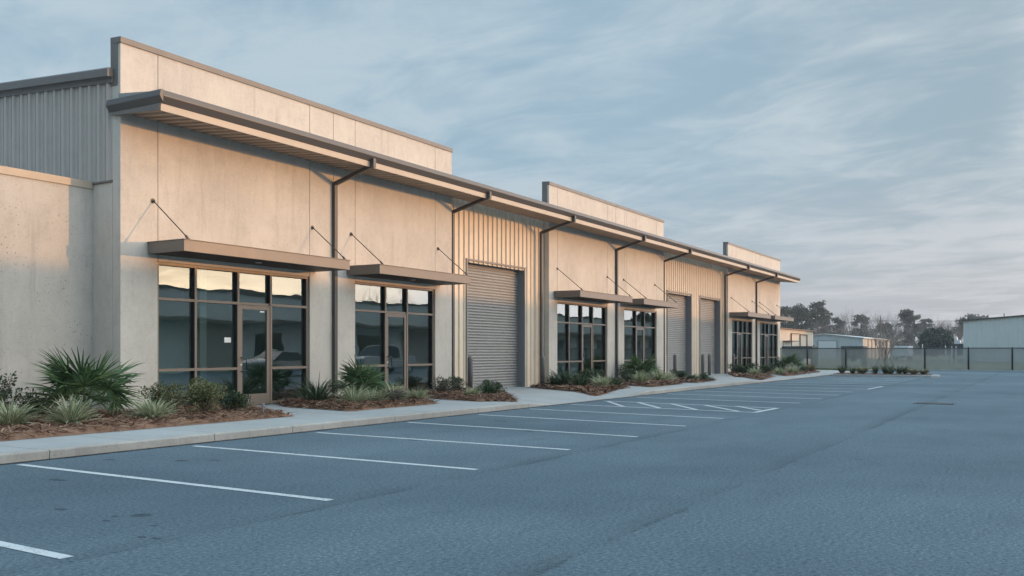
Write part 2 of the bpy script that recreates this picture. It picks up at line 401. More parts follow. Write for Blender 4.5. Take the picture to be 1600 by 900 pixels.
def lerp(a, b, t): return a + (b-a)*max(0, min(1, t))
def kerb_h(X):
    if X < 24.5: return lerp(.13, .012, (X-20.5)/1.6)
    if X < 36: return lerp(.012, .13, (X-27.4)/1.5)
    return lerp(.13, .05, (X-40.5)/3.5)
def walk_z(X, Y): return lerp(kerb_h(X), .13, (Y-11.8)/1.6)
# kerb in 3 m lengths
xs = []
k = MB(); x = -12.0; x_end = 61.0
cuts = [-12, -8, -4.4, -1.4, 1.4, 4.4, 7.55, 10.38, 12.15, 15.1, 18.3, 20.7, 23.7, 26.4, 29.2, 32.2, 35.2, 38.2, 41.2, 44.2, 47.2, 50.2, 53.2, 56.2, 61.0]
for c0, c1 in zip(cuts, cuts[1:]):
    st = []; n = 6
    for i in range(n+1):
        X = lerp(c0+.006, c1-.006, i/n); h = kerb_h(X)
        prof = [(11.62,-.1),(11.62,h-.022),(11.627,h-.007),(11.642,h),(11.80,h),(11.80,-.1)]
        st.append([(X, p[0], p[1]) for p in prof])
    vs = [p for s_ in st for p in s_]; m_ = 6
    fs = [(i*m_+j, i*m_+(j+1) % m_, (i+1)*m_+(j+1) % m_, (i+1)*m_+j) for i in range(n) for j in range(m_)]
    fs += [tuple(range(m_)), tuple(range(n*m_, n*m_+m_))]
    k.add(vs, fs)
tag(k.build('kerb', M['kerb']), kind='structure')
w = MB(); nx = [ -12 + i*1.5 for i in range(54)]; ny = [11.804, 12.2, 12.6, 13.0, 13.4, 15, 16.9, 17.3]
joint_w = .006
xs2 = []
for c in nx: xs2 += [c - joint_w, c + joint_w]
for i in range(len(nx)-1):
    X0, X1 = nx[i]+joint_w, nx[i+1]-joint_w
    if X0 > 66.5: break
    n = 4
    vs = []
    for a_ in range(n+1):
        X = lerp(X0, X1, a_/n)
        for Y in ny: vs.append((X, Y, walk_z(X, Y)))
    m_ = len(ny)
    fs = [(p*m_+q, (p+1)*m_+q, (p+1)*m_+q+1, p*m_+q+1) for p in range(n) for q in range(m_-1)]
    # joint faces going down
    b0 = len(vs)
    for Y in ny: vs.append((X1+2*joint_w, Y, walk_z(X1, Y)-.012))
    fs += [(n*m_+q, b0+q, b0+q+1, n*m_+q+1) for q in range(m_-1)]
    w.add(vs, fs)
cg = MB(); rnd_ = random.Random(4); X = -11.5; vs = []
while X < 60.5:
    vs += [(X, 11.622, .0075), (X, 11.618 - rnd_.uniform(.004, .03) - (rnd_.random() < .22)*rnd_.uniform(.02, .07), .0075)]; X += rnd_.uniform(.03, .10)
cg.add(vs, [(2*i, 2*i+1, 2*i+3, 2*i+2) for i in range(len(vs)//2-1)])
tag(cg.build('kerb_gap', M['black'], recalc=False), kind='structure')
tag(w.build('sidewalk', M['walk'], recalc=False), kind='structure')

# painted stall lines (measured on the lot), each one its own sheet
def line(p0, p1, wd_, z=.004):
    p0 = Vector((*p0, 0)); p1 = Vector((*p1, 0)); d = (p1-p0).normalized(); nrm = Vector((-d.y, d.x, 0))*wd_/2
    b = MB(); n = max(2, int((p1-p0).length/.5)); vs = []
    for i in range(n+1):
        p = p0.lerp(p1, i/n)
        vs += [(p+nrm*(1+.05*random.uniform(-1,1)))[:2] + (z,), (p-nrm*(1+.05*random.uniform(-1,1)))[:2] + (z,)]
    b.add(vs, [(2*i, 2*i+1, 2*i+3, 2*i+2) for i in range(n)])
    o = b.build('stall_line', M['stripe'], recalc=False); return tag(o, kind='structure')
for p0, p1 in [((4.25,11.4),(4.0,5.96)), ((6.99,11.40),(6.84,6.05)), ((9.72,11.33),(9.52,6.07)), ((12.43,11.31),(12.13,6.12)), ((15.16,11.34),(14.55,6.05)),
               ((17.82,11.31),(17.1,6.11)), ((20.25,11.33),(19.46,6.11)), ((22.5,11.3),(21.75,6.06)), ((24.6,11.3),(23.66,6.02)),
               ((27.1,11.3),(26.3,6.05)), ((29.8,11.3),(29.0,6.05)), ((32.5,11.3),(31.7,6.05)), ((35.2,11.3),(34.4,6.05)), ((38.0,11.3),(37.2,6.05)),
               ((41.2,11.3),(40.5,6.0)), ((43.9,11.3),(43.2,6.05)), ((46.6,11.3),(45.9,6.05)), ((49.3,11.3),(48.7,6.05)), ((52.0,11.3),(51.4,6.05)), ((54.6,11.3),(54.0,6.05))]:
    line(p0, p1, .105)
line((21.75,6.06),(23.66,6.02), .12, .006); line((37.2,6.05),(40.5,6.0), .12, .006)
for p0, p1 in (((24.35,11.05),(22.3,9.67)), ((24.36,10.13),(22.15,8.61)), ((24.12,9.04),(22.0,7.58)), ((24.0,8.07),(21.9,6.5)), ((23.94,7.16),(22.5,6.13))):
    line(p0, p1, .11, .008)

# ------------------------------------------------------------------ the warehouse
B = thing('warehouse_building', 'long tan concrete and ribbed metal warehouse with overhanging front roof, glass storefronts and roller doors', 'building', (39.4, 16.7, 0))
YW = 16.7; ZP = 8.0
ZF = 3.40     # storefront head
towers = [ (12.42, 24.68, [13.35,18.08,19.0,19.9,23.75], [(13.35,18.08),(19.9,23.75)]),
           (31.35, 43.5, [32.05,36.75,37.64,38.6,42.55], [(32.05,36.75),(38.6,42.55)]),
           (54.1, 66.38, [54.93,59.3,60.1,61.1,65.72], [(54.93,59.3),(61.1,65.72)]) ]
for x0, x1, js, ops in towers:
    b = MB(); xs = [x0] + js + [x1]
    for i in range(len(xs)-1):
        u, v = xs[i], xs[i+1]
        op = any(abs(u-o[0]) < .01 for o in ops)
        z0 = ZF if op else -.2
        gl = .009 if i > 0 else 0; gr = .009 if i < len(xs)-2 else 0
        b.box(u, v, YW+.024, YW+.25, z0, ZP-.10)
        if op:
            b.box(u+gl, v-gr, YW, YW+.024, z0, ZP-.10)
        else:
            b.box(u+gl, v-gr, YW, YW+.024, z0, ZP-.10)
    t = b.build('tower_wall', M['wall'], B)
    c = MB(); c.prism([(YW-.03, ZP-.13),(YW-.03, ZP-.005),(YW+.30, ZP+.015),(YW+.30, ZP-.13)], 'x', x0-.02, x1+.02)
    c.prism([(x0-.018, ZP-1.0), (x0-.018, ZP-.131), (x0-.003, ZP-.131), (x0-.003, ZP-1.0)], 'y', YW+.08, YW+.30)
    c.build('coping', M['coping'], t, bevel=.004)
# ribbed metal between the towers: profile along X, ribs at 1 ft
def rib_profile(x0, x1, y, pitch=.305, depth=.042, first=None):
    p = [(x0, y)]; x = first if first is not None else x0 + .12
    while x + .1 < x1:
        p += [(x, y), (x+.022, y-depth), (x+.066, y-depth), (x+.088, y)]; x += pitch
    p.append((x1, y)); return p
def clip_prof(p, a, c):
    out = []
    for i, q in enumerate(p):
        if a <= q[0] <= c: out.append(q)
        if i+1 < len(p):
            r = p[i+1]
            for lim in (a, c):
                if q[0] < lim < r[0]:
                    t = (lim-q[0])/(r[0]-q[0]); out.append((lim, q[1]+(r[1]-q[1])*t))
    return sorted(out, key=lambda s_: s_[0])
YS = 16.95; ZD = 4.45
bays = [(24.70, 31.345, [(25.86, 29.85)]), (43.52, 54.095, [(44.55, 48.25), (49.62, 53.25)])]
for x0, x1, ops in bays:
    P = rib_profile(x0, x1, YS); b = MB(); segs = []; cx = x0
    for o0, o1 in ops:
        segs.append((cx, o0, -.1, 6.95)); segs.append((o0, o1, ZD, 6.95)); cx = o1
    segs.append((cx, x1, -.1, 6.95))
    for s0, s1, z0, z1 in segs:
        b.sheet([(q[0], q[1]) for q in clip_prof(P, s0, s1)], 'z', z0, z1)
    b.build('metal_siding', M['siding'], B, recalc=False)
    for o0, o1 in ops:
        YD = YS + .30
        d = MB(); prof = []; z = .13
        while z < ZD:                                   # curved slats
            for t, o_ in ((0,.002),(.002,.046),(.25,.05),(.5,.044),(.60,.03),(.66,.004),(.99,.0)): prof.append((YD - o_, z + .1*t))
            z += .1
        d.sheet(prof, 'x', o0+.06, o1-.06); d.box(o0+.07, o1-.07, YD-.03, YD+.02, .135, .21)
        dr = d.build('roller_door', M['door'], B, recalc=False)
        for s in (0, 1):
            j = MB(); xa, xb = (o0, o0+.06) if s == 0 else (o1-.06, o1)
            j.box(xa, xb, YS-.06, YD+.04, -.05, ZD+.06)
            j.build('door_jamb', M['jamb'], dr)
        h = MB(); h.box(o0-.03, o1+.03, YS-.065, YD+.04, ZD+.062, ZD+.12); h.build('door_head', M['awning'], dr)
# sun-less end wall, return and wing
XE = 12.42
b = MB(); P = []; y = YW+.25; P = [(XE, y)]
while y < 44:
    P += [(XE, y+.06), (XE-.045, y+.085), (XE-.045, y+.155), (XE, y+.18), (XE, y+.235), (XE-.012, y+.24), (XE-.012, y+.255), (XE, y+.26)]; y += .305

def roofz(y): return 7.3 + (y-16.95)/16 if y < 32 else 7.3 + (32-16.95)/16 - (y-32)/16
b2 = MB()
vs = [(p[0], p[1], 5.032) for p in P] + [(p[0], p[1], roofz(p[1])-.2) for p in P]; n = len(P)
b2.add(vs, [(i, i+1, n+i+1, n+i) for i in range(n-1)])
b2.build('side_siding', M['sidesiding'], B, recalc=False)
e = MB()
for prof, in (([(XE-.16,-.13),(XE-.16,.03),(XE-.13,.06),(XE+.3,.06),(XE+.3,-.02),(XE-.07,-.13)],), ([(XE-.06,-.24),(XE-.06,-.135),(XE+.05,-.135),(XE+.05,-.24)],)):
    nn = len(prof); vs = []
    for yy in (YW+.20, 32, 44): vs += [(p[0], yy, roofz(yy)+p[1]) for p in prof]
    fs = [(s_*nn+i, s_*nn+(i+1) % nn, (s_+1)*nn+(i+1) % nn, (s_+1)*nn+i) for s_ in (0,1) for i in range(nn)]
    fs += [tuple(range(nn)), tuple(range(2*nn, 3*nn))]
    e.add(vs, fs)
e.build('eave_trim', M['coping'], B)
r = MB(); 
for x0_, x1_ in ((XE+.31, 66.2),):
    vs = []
    for yy, dz in ((YW+.32, -.34), (32, 0.0), (46, 0.0)): vs += [(x0_, yy, roofz(yy)+dz), (x1_, yy, roofz(yy)+dz)]
    r.add(vs, [(0,1,3,2),(2,3,5,4)])
r.build('roof', M['roof'], B, recalc=False)
f = MB(); f.box(66.25, 66.37, YW+.26, 46, -.1, 7.1); f.box(XE+.05, 66.3, 45.9, 46, -.1, 7.2)
f.build('rear_wall', M['sidesiding'], B)
b = MB(); b.box(XE-.012, XE+.2, YW+.252, 17.72, -.2, 4.99); b.build('concrete_return', M['wall'], B)
b = MB(); b.box(-12, XE-.014, 17.6, 17.85, -.2, 4.94); wg = b.build('wing_wall', M['wing'], B)
c = MB(); c.prism([(17.565,4.90),(17.565,5.05),(17.88,5.07),(17.88,4.90)], 'x', -12, XE-.016); c.build('coping', M['fascia'], wg)
b = MB(); b.box(-12, XE-.02, 17.88, 30, 4.7, 4.8); b.build('wing_roof', M['roof'], B)
b = MB(); b.box(XE-.05, XE-.012, YW+.255, 17.56, 4.995, 5.03); b.build('return_flashing', M['coping'], B)

# front roof overhang
RX0, RX1, YF = 12.36, 66.56, 15.35
gt = MB(); gt.prism([(YF+.055,6.43),(YF-.04,6.56),(YF-.042,6.575),(YF-.028,6.675),(YF-.01,6.685),(YF+.16,6.70),(YF+.16,6.43)], 'x', RX0+.012, RX1+.02)
gt.build('gutter', M['gutter'], B, bevel=.003)
rf = MB(); rf.prism([(YF+.162,6.60),(YF+.162,6.685),(YW-.002,6.80),(YW-.002,6.62)], 'x', RX0+.01, RX1); rf.build('overhang_roof', M['roof'], B)
fa = MB(); fa.box(RX0+.03, RX1-.02, YF+.062, YF+.10, 6.285, 6.428); fa.build('fascia', M['fascia'], B)
ed = MB(); ed.prism([(YF+.03,6.425),(YF+.105,6.29),(YW+.2,6.365),(YW+.2,6.425)], 'x', RX0-.006, RX0+.028)
ed.build('end_fascia', M['coping'], B)
ed = MB(); ed.prism([(RX0+.008,6.43),(RX0-.075,6.55),(RX0-.077,6.565),(RX0-.055,6.675),(RX0-.04,6.685),(RX0+.01,6.69)], 'y', YF-.041, YW+.29)
ed.build('gutter_return', M['gutter'], B, bevel=.003)
ed = MB(); ed.prism([(YF+.105,6.29),(YW-.004,6.42),(YW-.004,6.60),(YF+.165,6.60),(YF+.165,6.429)], 'x', RX1-.018, RX1+.012)
ed.build('overhang_end_trim', M['gutter'], B, bevel=.004)
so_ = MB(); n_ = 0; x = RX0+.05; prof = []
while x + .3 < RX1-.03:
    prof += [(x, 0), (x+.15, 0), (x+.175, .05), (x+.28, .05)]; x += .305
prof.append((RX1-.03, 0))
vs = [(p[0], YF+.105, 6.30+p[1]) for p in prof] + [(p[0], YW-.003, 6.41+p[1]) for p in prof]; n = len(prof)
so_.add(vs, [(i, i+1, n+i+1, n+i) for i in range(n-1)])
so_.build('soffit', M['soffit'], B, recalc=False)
for X in (19.0, 24.77, 30.78, 37.64, 43.62, 53.72, 60.1):
    y0 = YW-.105 if X in (19.0, 37.64, 60.1) else YW-.02
    p = MB(); p.box(X-.06, X+.06, y0, y0+.10, .05, 5.98); po = p.build('support_post', M['post'], B, bevel=.006)
    q = MB(); q.bar((X, y0+.05, 5.955), (X, YF+.04, 6.315), .10, .10); q.box(X-.055, X+.055, YF-.07, YF+.055, 6.27, 6.50)
    q.build('post_bracket', M['post'], po, bevel=.005)

# storefronts
def storefront(x0, x1, mulls, doorslot, sticker=None):
    z0, zt, zs, zh = .14, 2.60, 1.04, ZF-.002
    y0, y1, yg = YW+.05, YW+.18, YW+.142
    fw = .06
    edges = [x0+.004] + mulls + [x1-.004]
    f = MB()
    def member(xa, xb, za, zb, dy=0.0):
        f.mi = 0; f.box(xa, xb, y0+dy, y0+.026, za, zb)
        f.mi = 1; f.box(xa+.003, xb-.003, y0+.026, y1, za+.003, zb-.003); f.mi = 0  # black rear part; its visible sides are blackened to stand for shade
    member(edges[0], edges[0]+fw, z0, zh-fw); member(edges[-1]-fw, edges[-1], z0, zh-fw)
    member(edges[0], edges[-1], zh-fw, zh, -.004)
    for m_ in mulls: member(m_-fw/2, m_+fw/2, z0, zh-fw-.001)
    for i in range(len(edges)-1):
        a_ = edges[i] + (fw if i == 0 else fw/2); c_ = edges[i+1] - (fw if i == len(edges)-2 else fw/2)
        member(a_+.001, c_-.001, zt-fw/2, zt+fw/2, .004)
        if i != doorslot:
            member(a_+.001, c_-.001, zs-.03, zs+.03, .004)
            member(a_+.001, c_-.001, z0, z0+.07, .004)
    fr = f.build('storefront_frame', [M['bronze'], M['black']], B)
    for i in range(len(edges)-1):
        a_ = edges[i] + (fw if i == 0 else fw/2); c_ = edges[i+1] - (fw if i == len(edges)-2 else fw/2)
        g_ = MB(); g_.add([(a_-.01,yg,zt+.02),(c_+.01,yg,zt+.02),(c_+.01,yg,zh-fw+.01),(a_-.01,yg,zh-fw+.01)], [(0,1,2,3)]); g_.build('glass_pane', M['glass'], fr, recalc=False)
        if i != doorslot:
            g_ = MB(); g_.add([(a_-.01,yg,zs+.02),(c_+.01,yg,zs+.02),(c_+.01,yg,zt-.02),(a_-.01,yg,zt-.02)], [(0,1,2,3)]); g_.build('glass_pane', M['glass'], fr, recalc=False)
            g_ = MB(); g_.add([(a_-.01,yg,z0+.06),(c_+.01,yg,z0+.06),(c_+.01,yg,zs-.02),(a_-.01,yg,zs-.02)], [(0,1,2,3)]); g_.build('glass_pane', M['glass'], fr, recalc=False)
        else:
            d = MB(); dz0, dz1 = z0+.012, zt-fw/2-.006; st = .10; ya, yb = y0+.012, y0+.062
            da, dc = a_+.005, c_-.005
            d.box(da, da+st, ya, yb, dz0, dz1); d.box(dc-st, dc, ya, yb, dz0, dz1)
            d.box(da+st, dc-st, ya, yb, dz0, dz0+.26); d.box(da+st, dc-st, ya, yb, dz1-.10, dz1)
            d.build('door', M['bronze'], fr, bevel=.003)
            g_ = MB(); g_.add([(da+st-.01,ya+.03,dz0+.25),(dc-st+.01,ya+.03,dz0+.25),(dc-st+.01,ya+.03,dz1-.09),(da+st-.01,ya+.03,dz1-.09)], [(0,1,2,3)]); g_.build('glass_pane', M['glass'], fr, recalc=False)
            h = MB(); hx = da+.055
            h.tube([(hx, ya+.005, 1.30), (hx, ya-.055, 1.30), (hx+.02, ya-.07, 1.285), (hx+.10, ya-.07, 1.28), (hx+.115, ya-.07, 1.26), (hx+.115, ya-.07, 1.0), (hx+.10, ya-.07, .985), (hx+.02, ya-.07, .98), (hx, ya-.055, .97), (hx, ya+.005, .97)], .013, 8)
            h.build('door_handle', M['black'], fr, smooth=True)
            pb = MB(); pb.box(da+st-.02, dc-st+.02, ya+.075, ya+.10, 1.14, 1.175); pb.build('push_bar', M['jamb'], fr)
            lk = MB(); lk.tube([(hx, ya+.001, 1.13), (hx, ya-.008, 1.13)], .022, 12); lk.build('door_lock', M['white'], fr)
            cl_ = MB(); cl_.box(dc-.06, dc+.02, ya-.02, ya-.002, dz1+.02, dz1+.075) ; cl_.build('door_pivot', M['black'], fr)
    # room behind the glass
    r_ = MB(); ya, yb = YW+.26, YW+5.2; xa, xb = x0-.6, x1+.35
    r_.add([(xa,ya,.12),(xb,ya,.12),(xb,yb,.12),(xa,yb,.12),(xa,ya,3.6),(xb,ya,3.6),(xb,yb,3.6),(xa,yb,3.6)], [(0,1,2,3),(4,7,6,5),(1,5,6,2),(3,2,6,7),(0,3,7,4)])
    r_.build('showroom_interior', M['interior'], B, recalc=False)
    return fr
s1 = storefront(13.35, 18.08, [14.42,15.69,16.76], 2)
st = MB(); st.box(15.33, 15.53, YW+.134, YW+.139, 1.66, 1.78); st.build('window_notice', M['white'], s1)
st = MB(); st.box(16.40, 16.55, YW+.074, YW+.079, 2.405, 2.44); st.build('door_sticker', M['white'], s1)
ic = MB(); ic.box(14.78, 14.98, YW+.34, YW+.55, .125, 3.59); ic.build('interior_column', M['intcol'], s1)
s2 = storefront(19.9, 23.75, [21.33,22.38], 1)
storefront(32.05, 36.75, [33.17,34.36,35.40], 2)
storefront(38.6, 42.55, [40.1,41.13], 1)
storefront(54.93, 59.3, [56.15,57.2,58.1], 1)
storefront(61.1, 65.72, [62.5,63.4,64.6], 1)
# awnings on tie rods
def awning(x0, x1, rods, light=False):
    y0, y1, zb, zt = YW-.012, 15.55, 3.54, 3.78
    a_ = MB(); t_ = .045
    a_.box(x0, x1, y1, y1+t_, zb, zt); a_.box(x0, x0+t_, y1+t_, y0, zb, zt); a_.box(x1-t_, x1, y1+t_, y0, zb, zt)
    a_.box(x0-.012, x1+.012, y1-.014, y0, zt+.001, zt+.016)
    o = a_.build('awning', M['awning'], B, bevel=.004)
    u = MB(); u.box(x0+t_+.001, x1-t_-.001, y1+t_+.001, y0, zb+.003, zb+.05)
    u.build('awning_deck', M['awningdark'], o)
    for X in rods:
        d = MB(); d.tube([(X, YW-.03, 4.68), (X, y1+.06, zt+.05)], .013, 8)
        d.tube([(X, YW+.001, 4.69), (X, YW-.012, 4.69)], .055, 14); d.tube([(X, YW-.012, 4.69), (X, YW-.05, 4.67)], .026, 8)
        d.tube([(X, y1+.12, zt+.1), (X, y1+.06, zt+.045)], .024, 8); d.box(X-.03, X+.03, y1+.02, y1+.09, zt+.017, zt+.04)
        d.build('tie_rod', M['post'], o, smooth=False)
    if light:
        l_ = MB(); l_.tube([((x0+x1)/2, y1+.55, zb+.002), ((x0+x1)/2, y1+.55, zb-.012)], .075, 20); l_.build('recessed_light', M['whitemetal'], o)
awning(13.08, 18.32, (13.22, 18.18), True); awning(19.54, 24.03, (19.72, 23.9), True)
awning(31.74, 36.82, (32.02, 36.72)); awning(38.12, 42.42, (38.5, 42.3))
awning(54.35, 59.45, (54.7, 59.2)); awning(60.52, 65.56, (60.95, 65.4))

# bollards
bl = ['grey steel bollard beside the left jamb of the single roller door', 'grey steel bollard right of the single roller door next to the dark post',
      'grey bollard at the left jamb of the farther pair of roller doors', 'grey bollard between the paired roller doors, left of its twin', 'grey bollard between the paired roller doors, nearest the right hand door', 'grey bollard right of the paired roller doors at the dark post']
for X, lb in zip((25.0, 29.9, 43.75, 48.0, 49.1, 53.55), bl):
    Y = 16.2
    b = MB(); r_ = .085
    b.tube([(X,Y,.10),(X,Y,1.20),(X,Y,1.25),(X,Y,1.285),(X,Y,1.30)], [r_,r_,r_*.9,r_*.6,r_*.15], 20)
    o = b.build('bollard', M['bollard'], smooth=True); tag(o, lb, 'bollard', 'bollards at the roller doors')
# ------------------------------------------------------------------ planting
def bed(poly, n, label, nx_=None, seed=1):
    rnd = random.Random(seed)
    poly = [Vector((p[0], p[1], 0)) for p in poly]
    def inside(x, y):
        c = False; j = len(poly)-1
        for i in range(len(poly)):
            a_, b_ = poly[i], poly[j]
            if (a_.y > y) != (b_.y > y) and x < (b_.x-a_.x)*(y-a_.y)/(b_.y-a_.y)+a_.x: c = not c
            j = i
        return c
    def edge(x, y):
        d = 9; p = Vector((x,y,0))
        for i in range(len(poly)):
            a_, b_ = poly[i], poly[(i+1) % len(poly)]; ab = b_-a_
            t = max(0, min(1, (p-a_).dot(ab)/ab.length_squared)); d = min(d, (p-(a_+ab*t)).length)
        return d
    x0 = min(p.x for p in poly); x1 = max(p.x for p in poly); y0 = min(p.y for p in poly); y1 = max(p.y for p in poly)
    def H(x, y):
        e_ = edge(x, y)
        return walk_z(x, y) + .008 + .085*min(1, e_/.28)**.6 + .03*noise.noise(Vector((x*2.3, y*2.3, 1)))*min(1, e_/.2) + .018*noise.noise(Vector((x*7, y*7, 3)))*min(1, e_/.1)
    b = MB(); st = .11 if (x1-x0) < 6 else .15
    if poly[0].x > 25: st = .2
    gx = int((x1-x0)/st)+2; gy = int((y1-y0)/st)+2; idx = {}
    vs = []; fs = []
    # mound: inner grid plus outline fan
    def V(x, y):
        k_ = (round(x,3), round(y,3))
        if k_ not in idx: idx[k_] = len(vs); vs.append((x, y, H(x, y) if inside(x, y) else walk_z(x, y)+.004))
        return idx[k_]
    for i in range(gx):
        for j in range(gy):
            xa, ya = x0+i*st, y0+j*st
            if inside(xa+st/2, ya+st/2):
                fs.append((V(xa,ya), V(xa+st,ya), V(xa+st,ya+st), V(xa,ya+st)))
    b.add(vs, fs)
    sm = []
    area = abs(sum(poly[i].x*poly[(i+1) % len(poly)].y - poly[(i+1) % len(poly)].x*poly[i].y for i in range(len(poly))))/2
    cnt = 0
    while cnt < n:
        x = rnd.uniform(x0, x1); y = rnd.uniform(y0, y1)
        if not inside(x, y): continue
        cnt += 1
        e_ = edge(x, y)
        z = H(x, y) + rnd.uniform(0, .012); t = rnd.uniform(0, 6.28); l_ = rnd.uniform(.09, .28); wd_ = rnd.uniform(.005, .012)*(1 if poly[0].x < 25 else 2)
        d = Vector((math.cos(t), math.sin(t), rnd.uniform(-.15,.35))); p = Vector((x,y,z))
        sd_ = Vector((-d.y, d.x, rnd.uniform(-.5,.5))).normalized()*wd_
        q = p + d*l_*.5 + Vector((0,0,.012)); e2 = p + d*l_
        b.add([p-sd_, p+sd_, q+sd_, q-sd_, e2], [(0,1,2,3),(3,2,4)])
    o = b.build('pine_straw_bed', M['straw'], recalc=False)
    return tag(o, label, 'mulch bed', kind='stuff')
bed([(-9,13.3),(7.85,13.3),(13.9,13.28),(14.5,14.5),(15.0,15.4),(15.3,16.68),(12.4,16.68),(12.4,17.58),(-9,17.58)], 26000, 'long brown pine straw bed under the big fan palm at the front left', seed=1)
bed([(15.65,13.31),(19.05,13.34),(20.1,14.9),(20.9,16.68),(16.9,16.68),(16.16,15.65)], 9000, 'brown pine straw bed between the first two storefront doors', seed=2)
bed([(20.4,12.95),(21.5,12.43),(25.2,15.1),(25.5,16.68),(22.6,16.68),(21.0,14.8)], 7000, 'brown pine straw bed left of the single roller door', seed=3)
bed([(26.17,12.31),(30.9,13.21),(33.5,15.5),(33.9,16.68),(30.9,16.68),(29.3,16.4)], 7000, 'brown pine straw bed right of the single roller door', seed=4)
bed([(31.91,12.67),(35.66,12.87),(38.4,15.2),(39.9,16.68),(36.2,16.68),(33.11,14.42)], 5000, 'brown pine straw bed under the middle fan palm', seed=5)
bed([(37.0,12.75),(40.26,13.03),(43.2,15.6),(43.5,16.68),(41.4,16.68),(37.4,13.6)], 4000, 'small brown pine straw bed left of the paired roller doors', seed=6)
bed([(44.2,12.0),(49.04,12.71),(54.6,15.3),(56.4,16.68),(54.0,16.68),(47,14.1)], 4000, 'brown pine straw bed right of the paired roller doors', seed=7)
bed([(51.0,12.45),(61.3,12.92),(67.8,15.8),(67.8,18.5),(66.5,18.5),(66.42,16.68),(58.5,16.68),(54,14.4)], 5000, 'brown pine straw bed at the far end of the building', seed=8)

def liriope(seed, n=130, length=.55, pale=True, width=.011, spread=1.0, mats=None, lean=(.1, 1.25)):
    rnd = random.Random(seed); b = MB()
    for i in range(n):
        az = rnd.uniform(0, 6.283); el = R(90) - rnd.uniform(*lean)*spread*rnd.uniform(.55, 1); l_ = length*rnd.uniform(.6, 1.08); r0 = abs(rnd.gauss(0, .055))*(length/.5)
        p = Vector((math.cos(az)*r0, math.sin(az)*r0, 0)); d = Vector((math.cos(az)*math.cos(el), math.sin(az)*math.cos(el), math.sin(el)))
        side = Vector((-math.sin(az), math.cos(az), 0)); tw = rnd.uniform(-.6, .6); side = (side*math.cos(tw) + d.cross(side)*math.sin(tw))
        sag = rnd.uniform(.5, 1.35); ns = 5; rows = []
        for k_ in range(ns+1):
            t = k_/ns; wk = width*(1-.85*t**2.2)*(.7+.6*min(1, t*3)) if k_ < ns else width*.08
            rows.append([p+side*wk*s_ for s_ in ((-1,-.45,.45,1) if pale else (-1,0,1))])
            d = (d + Vector((math.cos(az)*.12*sag, math.sin(az)*.12*sag, -.30*sag*t))).normalized(); p = p + d*l_/ns
        m_ = len(rows[0]); vs = [q for r_ in rows for q in r_]; b0 = len(b.v)
        b.v += [tuple(q) for q in vs]
        for k_ in range(ns):
            for j in range(m_-1):
                b.f.append((b0+k_*m_+j, b0+k_*m_+j+1, b0+(k_+1)*m_+j+1, b0+(k_+1)*m_+j)); b.m.append(1 if (pale and j == 1) else 0)
    me = mesh_only(b, mats or ([M['blade_pale'], M['blade_green']] if pale else [M['spiky']])); return me
def mesh_only(b, mats, smooth=False):
    me = bpy.data.meshes.new('plant'); me.from_pydata(b.v, [], b.f)
    for m_ in mats: me.materials.append(m_)
    if len(mats) > 1:
        for p, i in zip(me.polygons, b.m): p.material_index = i
    if smooth:
        for p in me.polygons: p.use_smooth = True
    return me
def place(name, me, loc, label, cat, s=1.0, group=None, rz=None):
    o = bpy.data.objects.new(name, me); COL.objects.link(o); o.location = loc; o.scale = (s, s, s) if not isinstance(s, tuple) else s
    o.rotation_euler.z = random.uniform(0, 6.28) if rz is None else rz
    return tag(o, label, cat, group)
def leaf(b, p, d, up, l_, w_):
    side = d.cross(up).normalized()*w_/2
    q = p + d*l_*.5 + up*l_*.06
    b.add([p, q-side, p+d*l_, q+side], [(0,1,2,3)])
def rvec(rnd):
    while True:
        v = Vector((rnd.uniform(-1,1), rnd.uniform(-1,1), rnd.uniform(-1,1)))
        if .05 < v.length < 1: return v.normalized()
def shrub(seed, n=1100, rad=(.42,.42,.34), leafsize=(.035,.06), twigs=26):
    """leaf mesh and stem mesh of a rounded shrub; lumps give it an uneven outline"""
    rnd = random.Random(seed); b = MB(); st = MB(); rx, ry, rz = rad
    lumps = [(Vector((rnd.gauss(0,.42)*rx, rnd.gauss(0,.42)*ry, rz*rnd.uniform(.55,1.55))), rnd.uniform(.28,.5)) for _ in range(15)]
    for c_, s_ in lumps:
        for _ in range(int(n/15)):
            v = rvec(rnd); rr = rnd.uniform(.35, 1.08)**.6
            p = c_ + Vector((v.x*rx, v.y*ry, v.z*rz))*s_*rr
            if p.z < .03: continue
            d = (v*.6 + rvec(rnd) + Vector((0,0,.35))).normalized()
            up = (v + rvec(rnd)*.6 + Vector((0,0,.5))).normalized()
            l_ = rnd.uniform(*leafsize); leaf(b, p, d, up, l_, l_*.55)
    for i in range(twigs):
        c_, s_ = lumps[i % 15]; e_ = c_ + rvec(rnd)*rx*s_*.8
        st.tube([(rnd.gauss(0,.04), rnd.gauss(0,.04), 0), c_*.55 + Vector((rnd.gauss(0,.04), rnd.gauss(0,.04), .02)), e_], [.011,.008,.004], 5, False)
    return b, st
